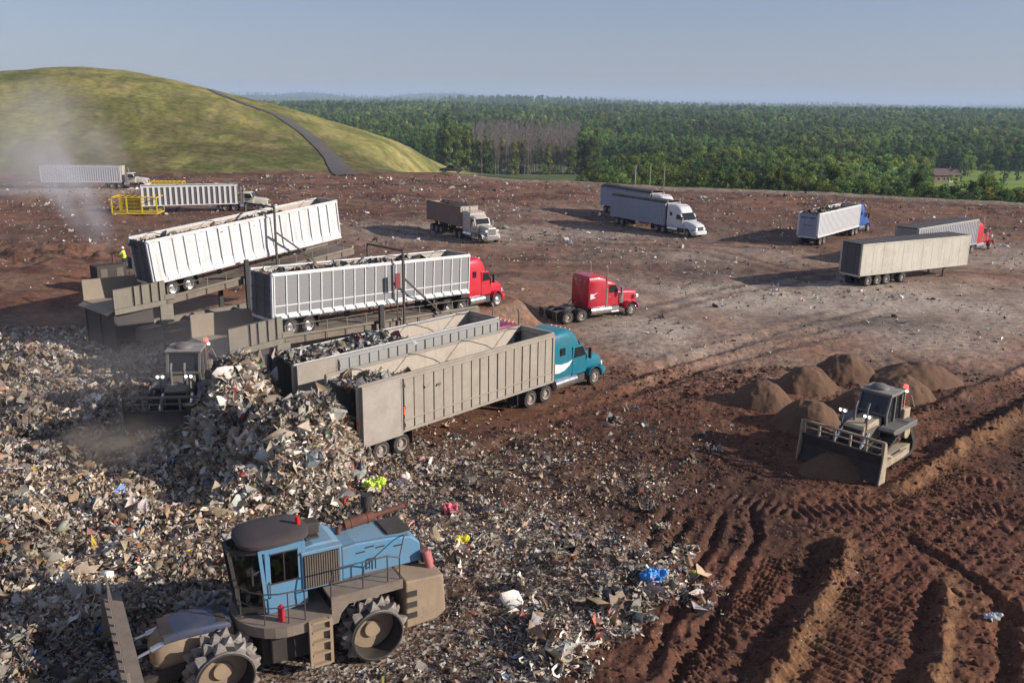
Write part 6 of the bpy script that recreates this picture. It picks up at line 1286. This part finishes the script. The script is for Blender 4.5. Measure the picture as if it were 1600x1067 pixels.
def tree(x, y, ki, s, rz):
    z = zat(x, y, False)
    kind = 'bare' if ki >= 7 else KINDS[ki][0]; nm, lab = NAME[kind]
    e = empty(nm, (x, y, z-.1), rz, label=lab, cat='tree' if kind != 'bush' else 'shrub', group={'bare': 'leafless trees at the forest edge', 'bush': 'shrubs below the yard rim', 'light': 'pale young trees at the forest edge', 'broad': 'round trees at the forest edge', 'tall': 'tall dark trees at the forest edge'}[kind]); e.scale = (s, s, s*random.uniform(.9, 1.15))
    if kind == 'bare': o = put(bare1 if ki == 7 else bare2, 'trunk', e, (0, 0, 0)); PROTO.setdefault(ki, o)
    else:
        t = put(KINDS[ki][2], 'trunk', e, (0, 0, 0)); c = put(KINDS[ki][1], 'crown', e, (0, 0, 0)); PROTO.setdefault(ki, c)
    return e
r = np.random.default_rng(77); spots = []
def pxy(x, y): return PX(x, y, FLOOR)
def bare_zone(x, y):
    px, py = pxy(x, y); return (px > 738) & (px < 905) & (y > 440) & (y < 900)
# nearest rows: below the rim on the right, and the far side of the field
cand = []
for _ in range(9000):
    x = r.uniform(-10, 190); y = r.uniform(190, 330)
    if y < edge(x)+40+8*r.random() or abs(x) > y*.66+6: continue
    px, py = pxy(x, y)
    if px < 915+60*r.random(): continue
    if clearing(np.array([x]), np.array([y]))[0] > .42 and y > 262: continue
    cand.append((y-edge(x), x, y))
cand.sort(); T_ = []
for d_, x, y in cand:
    if all((x-a)**2+(y-b)**2 > (3.7 if y < 260 else 4.6)**2 for a, b, _ in T_): T_.append((x, y, 0))
    if len(T_) >= 212: break
for x, y, _ in T_:
    dd = y-edge(x); u = r.random(); ki = int(r.choice([0, 1, 2, 3, 4, 5, 6], p=[.2, .2, .1, .08, .17, .17, .08] if dd < 75 else [.28, .28, .16, .14, .07, .07, 0])); s_ = r.uniform(.52, .92); px = float(pxy(x, y)[0])
    if px > 1432: d_ = ray(px, r.uniform(283, 304)); s_ = float(np.clip((CH+d_[2]*y/d_[1]-zat(x, y, False))/[17, 17, 17, 17, 14, 14, 5.6][ki], .3, 1.1))
    tree(x, y, ki, s_, r.uniform(0, 6.28))
n2 = 0
for px in np.arange(692, 930, 2.9):
    q = G(px+r.uniform(-1, 1), 270.5+r.uniform(-2.0, .6), FLOOR); ki = int(r.choice([4, 5, 4, 5, 2, 0])) if px < 740 or r.random() < .35 else (int(r.choice([7, 8])) if px < 900 else int(r.choice([0, 1, 4])))
    tree(q[0], q[1], ki, r.uniform(1.0, 1.5) if px < 735 else r.uniform(.8, 1.25), r.uniform(0, 6.28)); n2 += 1
for px in (686, 700, 712, 1512, 1540, 1568, 1590, 1450, 1440, 1500):
    q = G(px, r.uniform(272, 284) if px > 1000 else 268, FLOOR); tree(q[0], q[1], int(r.choice([0, 1, 2])), r.uniform(.6, .95), r.uniform(0, 6.28))
NEAR = np.array([(x, y) for x, y, _ in T_])
ymax_near = lambda x: 0
# the forest behind them: one mass
P_, S_, I_ = [], [], []
d = 215.
while d < 11500:
    sp = max(5.0, d*.0105); n = int(d*1.42/sp); x = (np.arange(n)-n/2+r.uniform(-.45, .45, n))*sp; y = d+r.uniform(-.5, .5, n)*sp
    k = np.ones(n, bool)
    px, py = pxy(x, y)
    k &= (y > edge(x)+50); k &= ~((clearing(x, y) > .40) & (y < 900))
    if d < 400:
        k &= ~((px < 915) & (y < 560))
        if len(NEAR): dm = np.min((x[:, None]-NEAR[None, :, 0])**2+(y[:, None]-NEAR[None, :, 1])**2, 1); k &= dm > 16
        zone = np.interp(x, NEAR[:, 0][np.argsort(NEAR[:, 0])], NEAR[:, 1][np.argsort(NEAR[:, 0])]); 
    k &= ~((px < 935) & (y < 505)); k &= ~((px > 1445) & (px < 1700) & (y > 265) & (y < 560)); hs = np.where((px > 1425) & (y < 270), .5, 1.); k &= ~((x < -60) & (y < 560))
    if d > 900: k &= fbm(x/400+3, y/260+7, 3) > .36      # openings in the far country
    x, y = x[k], y[k]; bz = bare_zone(x, y)
    tone = fbm(x/55+2, y/45+4, 3)
    ki = np.where(tone > .60, r.choice([0, 1, 4, 5, 0, 1], len(x)), np.where(tone < .42, r.choice([2, 3, 2, 3], len(x)), r.choice([0, 1, 2, 3], len(x)))); ki = np.where(bz & (r.random(len(x)) < .96), r.choice([7, 8], len(x)), ki)
    s = r.uniform(.72, 1.18, len(x))*np.where(np.isin(ki, [4, 5]), 1.15, 1)*np.clip((sp/5.)**.5, 1, 1.8)*np.where(bz, 1.1, 1)
    z = terrain(x, y, False)-1
    P_.append(np.c_[x, y, z]); S_.append(s*(.70 if d < 330 else .85)*hs[k]); I_.append(ki); d += sp*.9
P_ = np.concatenate(P_); S_ = np.concatenate(S_); I_ = np.concatenate(I_).astype(int)
me = bpy.data.meshes.new('forest'); me.vertices.add(len(P_)); me.vertices.foreach_set('co', P_.astype(np.float32).ravel())
a = me.attributes.new('sz', 'FLOAT', 'POINT'); a.data.foreach_set('value', S_.astype(np.float32))
a = me.attributes.new('rot', 'FLOAT_VECTOR', 'POINT'); a.data.foreach_set('vector', np.c_[np.zeros(len(P_)), np.zeros(len(P_)), r.uniform(0, 6.28, len(P_))].astype(np.float32).ravel())
order = sorted(PROTO); remap = {k: i for i, k in enumerate(order)}
a = me.attributes.new('kind_index', 'INT', 'POINT'); a.data.foreach_set('value', np.array([remap.get(k, 0) for k in I_], dtype=np.int32))
fo = bpy.data.objects.new('forest', me); COL.objects.link(fo); tag(fo, 'dense mixed green forest stretching to the horizon beyond the yard', kind='stuff')
ng = bpy.data.node_groups.new('forest', 'GeometryNodeTree'); ng.interface.new_socket('Geometry', in_out='INPUT', socket_type='NodeSocketGeometry'); ng.interface.new_socket('Geometry', in_out='OUTPUT', socket_type='NodeSocketGeometry')
gi = ng.nodes.new('NodeGroupInput'); go = ng.nodes.new('NodeGroupOutput'); ip = ng.nodes.new('GeometryNodeInstanceOnPoints'); jn = ng.nodes.new('GeometryNodeJoinGeometry')
for k in reversed(order):
    oi = ng.nodes.new('GeometryNodeObjectInfo'); oi.transform_space = 'ORIGINAL'; oi.inputs['Object'].default_value = PROTO[k]; oi.inputs['As Instance'].default_value = True; ng.links.new(oi.outputs['Geometry'], jn.inputs[0])
def na(nm, t): q = ng.nodes.new('GeometryNodeInputNamedAttribute'); q.data_type = t; q.inputs['Name'].default_value = nm; return q.outputs['Attribute']
ng.links.new(gi.outputs[0], ip.inputs['Points']); ng.links.new(jn.outputs[0], ip.inputs['Instance']); ip.inputs['Pick Instance'].default_value = True
ng.links.new(na('kind_index', 'INT'), ip.inputs['Instance Index']); ng.links.new(na('sz', 'FLOAT'), ip.inputs['Scale']); ng.links.new(na('rot', 'FLOAT_VECTOR'), ip.inputs['Rotation']); ng.links.new(ip.outputs[0], go.inputs[0])
fo.modifiers.new('forest', 'NODES').node_group = ng
HAZE = 1.3e-4; EXPO = .31
def at(px, py, Y): d = ray(px, py); t = Y/d[1]; return tuple(np.array([0, 0, CH])+t*d)
def plume(a, b, r1, r2, name, dens, col, nz, lab):
    a, b = Vector(a), Vector(b); d = b-a; rot = d.to_track_quat('X', 'Z').to_euler(); return (name, tuple((a+b)/2), (d.length/2, r1, r2), rot, dens, col, nz, lab)
_qd = G(222, 712); _qt = G(230, 575, 2.5); _q12 = G(1535, 408, .8)
SMOKE = [
    plume(at(172, 398, 78), at(60, 215, 96), 2.6, 2.4, 'smoke', .30, (.80, .80, .84), (1.4, .36, .62, 3.), 'pale exhaust smoke drifting up left from the power unit'),
    plume(at(-60, 300, 150), at(190, 190, 165), 26, 14, 'smoke', .075, (.82, .80, .80), (1.3, .34, .66, 7.), 'thin grey dust hanging in front of the hill at far left'),
    ('dust', tuple(_qd+np.array([0, 0, .5])), (4.6, 3.0, 1.7), (0, 0, .1), .55, (.74, .63, .52), (1.6, .36, .62, 5.), 'tan dust puff on the garbage below the dusty bulldozer'),
    ('dust', tuple(_qt), (12, 6, 4), (0, 0, .3), .06, (.74, .68, .66), (1.5, .36, .64, 9.), 'thin dust in the shade under the tipping platforms'),
    ('dust', tuple(_q12), (7, 4.5, 1.8), (0, 0, .3), .10, (.74, .64, .54), (1.5, .36, .64, 2.), 'low dust behind the front end of the dusty box trailer'),
]
# ------------------------------------------------------------------ light, sky, air
SUN_EL, SUN_AZ = HT(22.5), math.atan2(-.20, .97)
w = bpy.data.worlds.new('World'); sc.world = w; w.use_nodes = True; nt = w.node_tree
sky = nt.nodes.new('ShaderNodeTexSky'); sky.sky_type = 'NISHITA'; sky.sun_disc = False
sky.sun_elevation = SUN_EL; sky.sun_rotation = math.pi/2-SUN_AZ; sky.air_density = 1.0; sky.dust_density = .6; sky.ozone_density = 3.0; sky.altitude = 100
bg = nt.nodes['Background']; bg.inputs[1].default_value = .084
tn = nt.nodes.new('ShaderNodeMix'); tn.data_type = 'RGBA'; tn.blend_type = 'MULTIPLY'; tn.inputs[0].default_value = 1; tn.inputs[7].default_value = (.97, .885, 1.03, 1); nt.links.new(sky.outputs[0], tn.inputs[6]); t2 = nt.nodes.new('ShaderNodeMix'); t2.data_type = 'RGBA'; t2.inputs[0].default_value = .42; t2.inputs[7].default_value = (3.1, 3.6, 4.75, 1); nt.links.new(tn.outputs[2], t2.inputs[6]); nt.links.new(t2.outputs[2], bg.inputs[0])
sl = bpy.data.lights.new('sun', 'SUN'); sl.energy = 5.0; sl.angle = HT(.55); sl.color = (1, .93, .84)
so = bpy.data.objects.new('sun', sl); COL.objects.link(so)
so.rotation_euler = Vector((math.cos(SUN_AZ)*math.cos(SUN_EL), math.sin(SUN_AZ)*math.cos(SUN_EL), math.sin(SUN_EL))).to_track_quat('Z', 'Y').to_euler()
so.location = (60, -25, 60)
def vol(name, V, F, dens, col, label=None, noise=None, aniso=.1):
    m = bpy.data.materials.new(name); m.use_nodes = True; t = m.node_tree; t.nodes.remove(t.nodes['Principled BSDF'])
    pv = t.nodes.new('ShaderNodeVolumePrincipled'); pv.inputs['Color'].default_value = (*col, 1); pv.inputs['Density'].default_value = dens; pv.inputs['Anisotropy'].default_value = aniso
    t.links.new(pv.outputs[0], t.nodes['Material Output'].inputs['Volume'])
    if noise:
        sca, lo, hi, seed = noise
        tc = t.nodes.new('ShaderNodeTexCoord'); n = t.nodes.new('ShaderNodeTexNoise'); n.inputs['Scale'].default_value = sca; n.inputs['Detail'].default_value = 4
        ad = t.nodes.new('ShaderNodeVectorMath'); ad.operation = 'ADD'; ad.inputs[1].default_value = (seed, seed*2, 0); t.links.new(tc.outputs['Object'], ad.inputs[0]); t.links.new(ad.outputs[0], n.inputs['Vector'])
        gr = t.nodes.new('ShaderNodeTexGradient'); gr.gradient_type = 'SPHERICAL'; t.links.new(tc.outputs['Object'], gr.inputs[0])
        mr = t.nodes.new('ShaderNodeMapRange'); mr.inputs[1].default_value = lo; mr.inputs[2].default_value = hi; t.links.new(n.outputs['Fac'], mr.inputs[0])
        mu = t.nodes.new('ShaderNodeMath'); mu.operation = 'MULTIPLY'; t.links.new(mr.outputs[0], mu.inputs[0]); t.links.new(gr.outputs['Fac'], mu.inputs[1])
        m2 = t.nodes.new('ShaderNodeMath'); m2.operation = 'MULTIPLY'; m2.inputs[1].default_value = dens; t.links.new(mu.outputs[0], m2.inputs[0]); t.links.new(m2.outputs[0], pv.inputs['Density'])
    me = bpy.data.meshes.new(name); me.from_pydata(V, [], F); me.materials.append(m); o = bpy.data.objects.new(name, me); COL.objects.link(o); o['kind'] = 'stuff'
    if label: o['label'] = label
    return o
def cubeVF(a, b): 
    m = MB(); m.box(a[0], b[0], a[1], b[1], a[2], b[2]); return m.v, m.f
if HAZE:
    v, f = cubeVF((-26000, -60, FLOOR-90), (26000, 17000, 150)); vol('haze', v, f, HAZE, (.60, .74, .95), aniso=.0)
if SMOKE:
    import bmesh
    bm = bmesh.new(); bmesh.ops.create_icosphere(bm, subdivisions=2, radius=1.0); SV = [tuple(q.co) for q in bm.verts]; SF = [[q.index for q in fa.verts] for fa in bm.faces]; bm.free()
    for nm, p, s_, rot, dens, col, nz, lab in SMOKE:
        o = vol(nm, SV, SF, dens, col, lab, nz); o.location = p; o.scale = s_; o.rotation_euler = rot
sc.view_settings.view_transform = 'Standard'; sc.view_settings.look = 'None'; sc.view_settings.exposure = EXPO; sc.view_settings.gamma = 1
sc.render.engine = 'CYCLES'; sc.cycles.use_denoising = True
try: sc.cycles.denoiser = 'OPENIMAGEDENOISE'; sc.cycles.denoising_input_passes = 'RGB_ALBEDO_NORMAL'; sc.cycles.denoising_prefilter = 'ACCURATE'
except Exception: pass
sc.cycles.max_bounces = 6; sc.cycles.diffuse_bounces = 3; sc.cycles.glossy_bounces = 2; sc.cycles.transmission_bounces = 2; sc.cycles.volume_bounces = 1; sc.cycles.transparent_max_bounces = 8
sc.cycles.volume_step_rate = 2.0; sc.cycles.volume_max_steps = 96
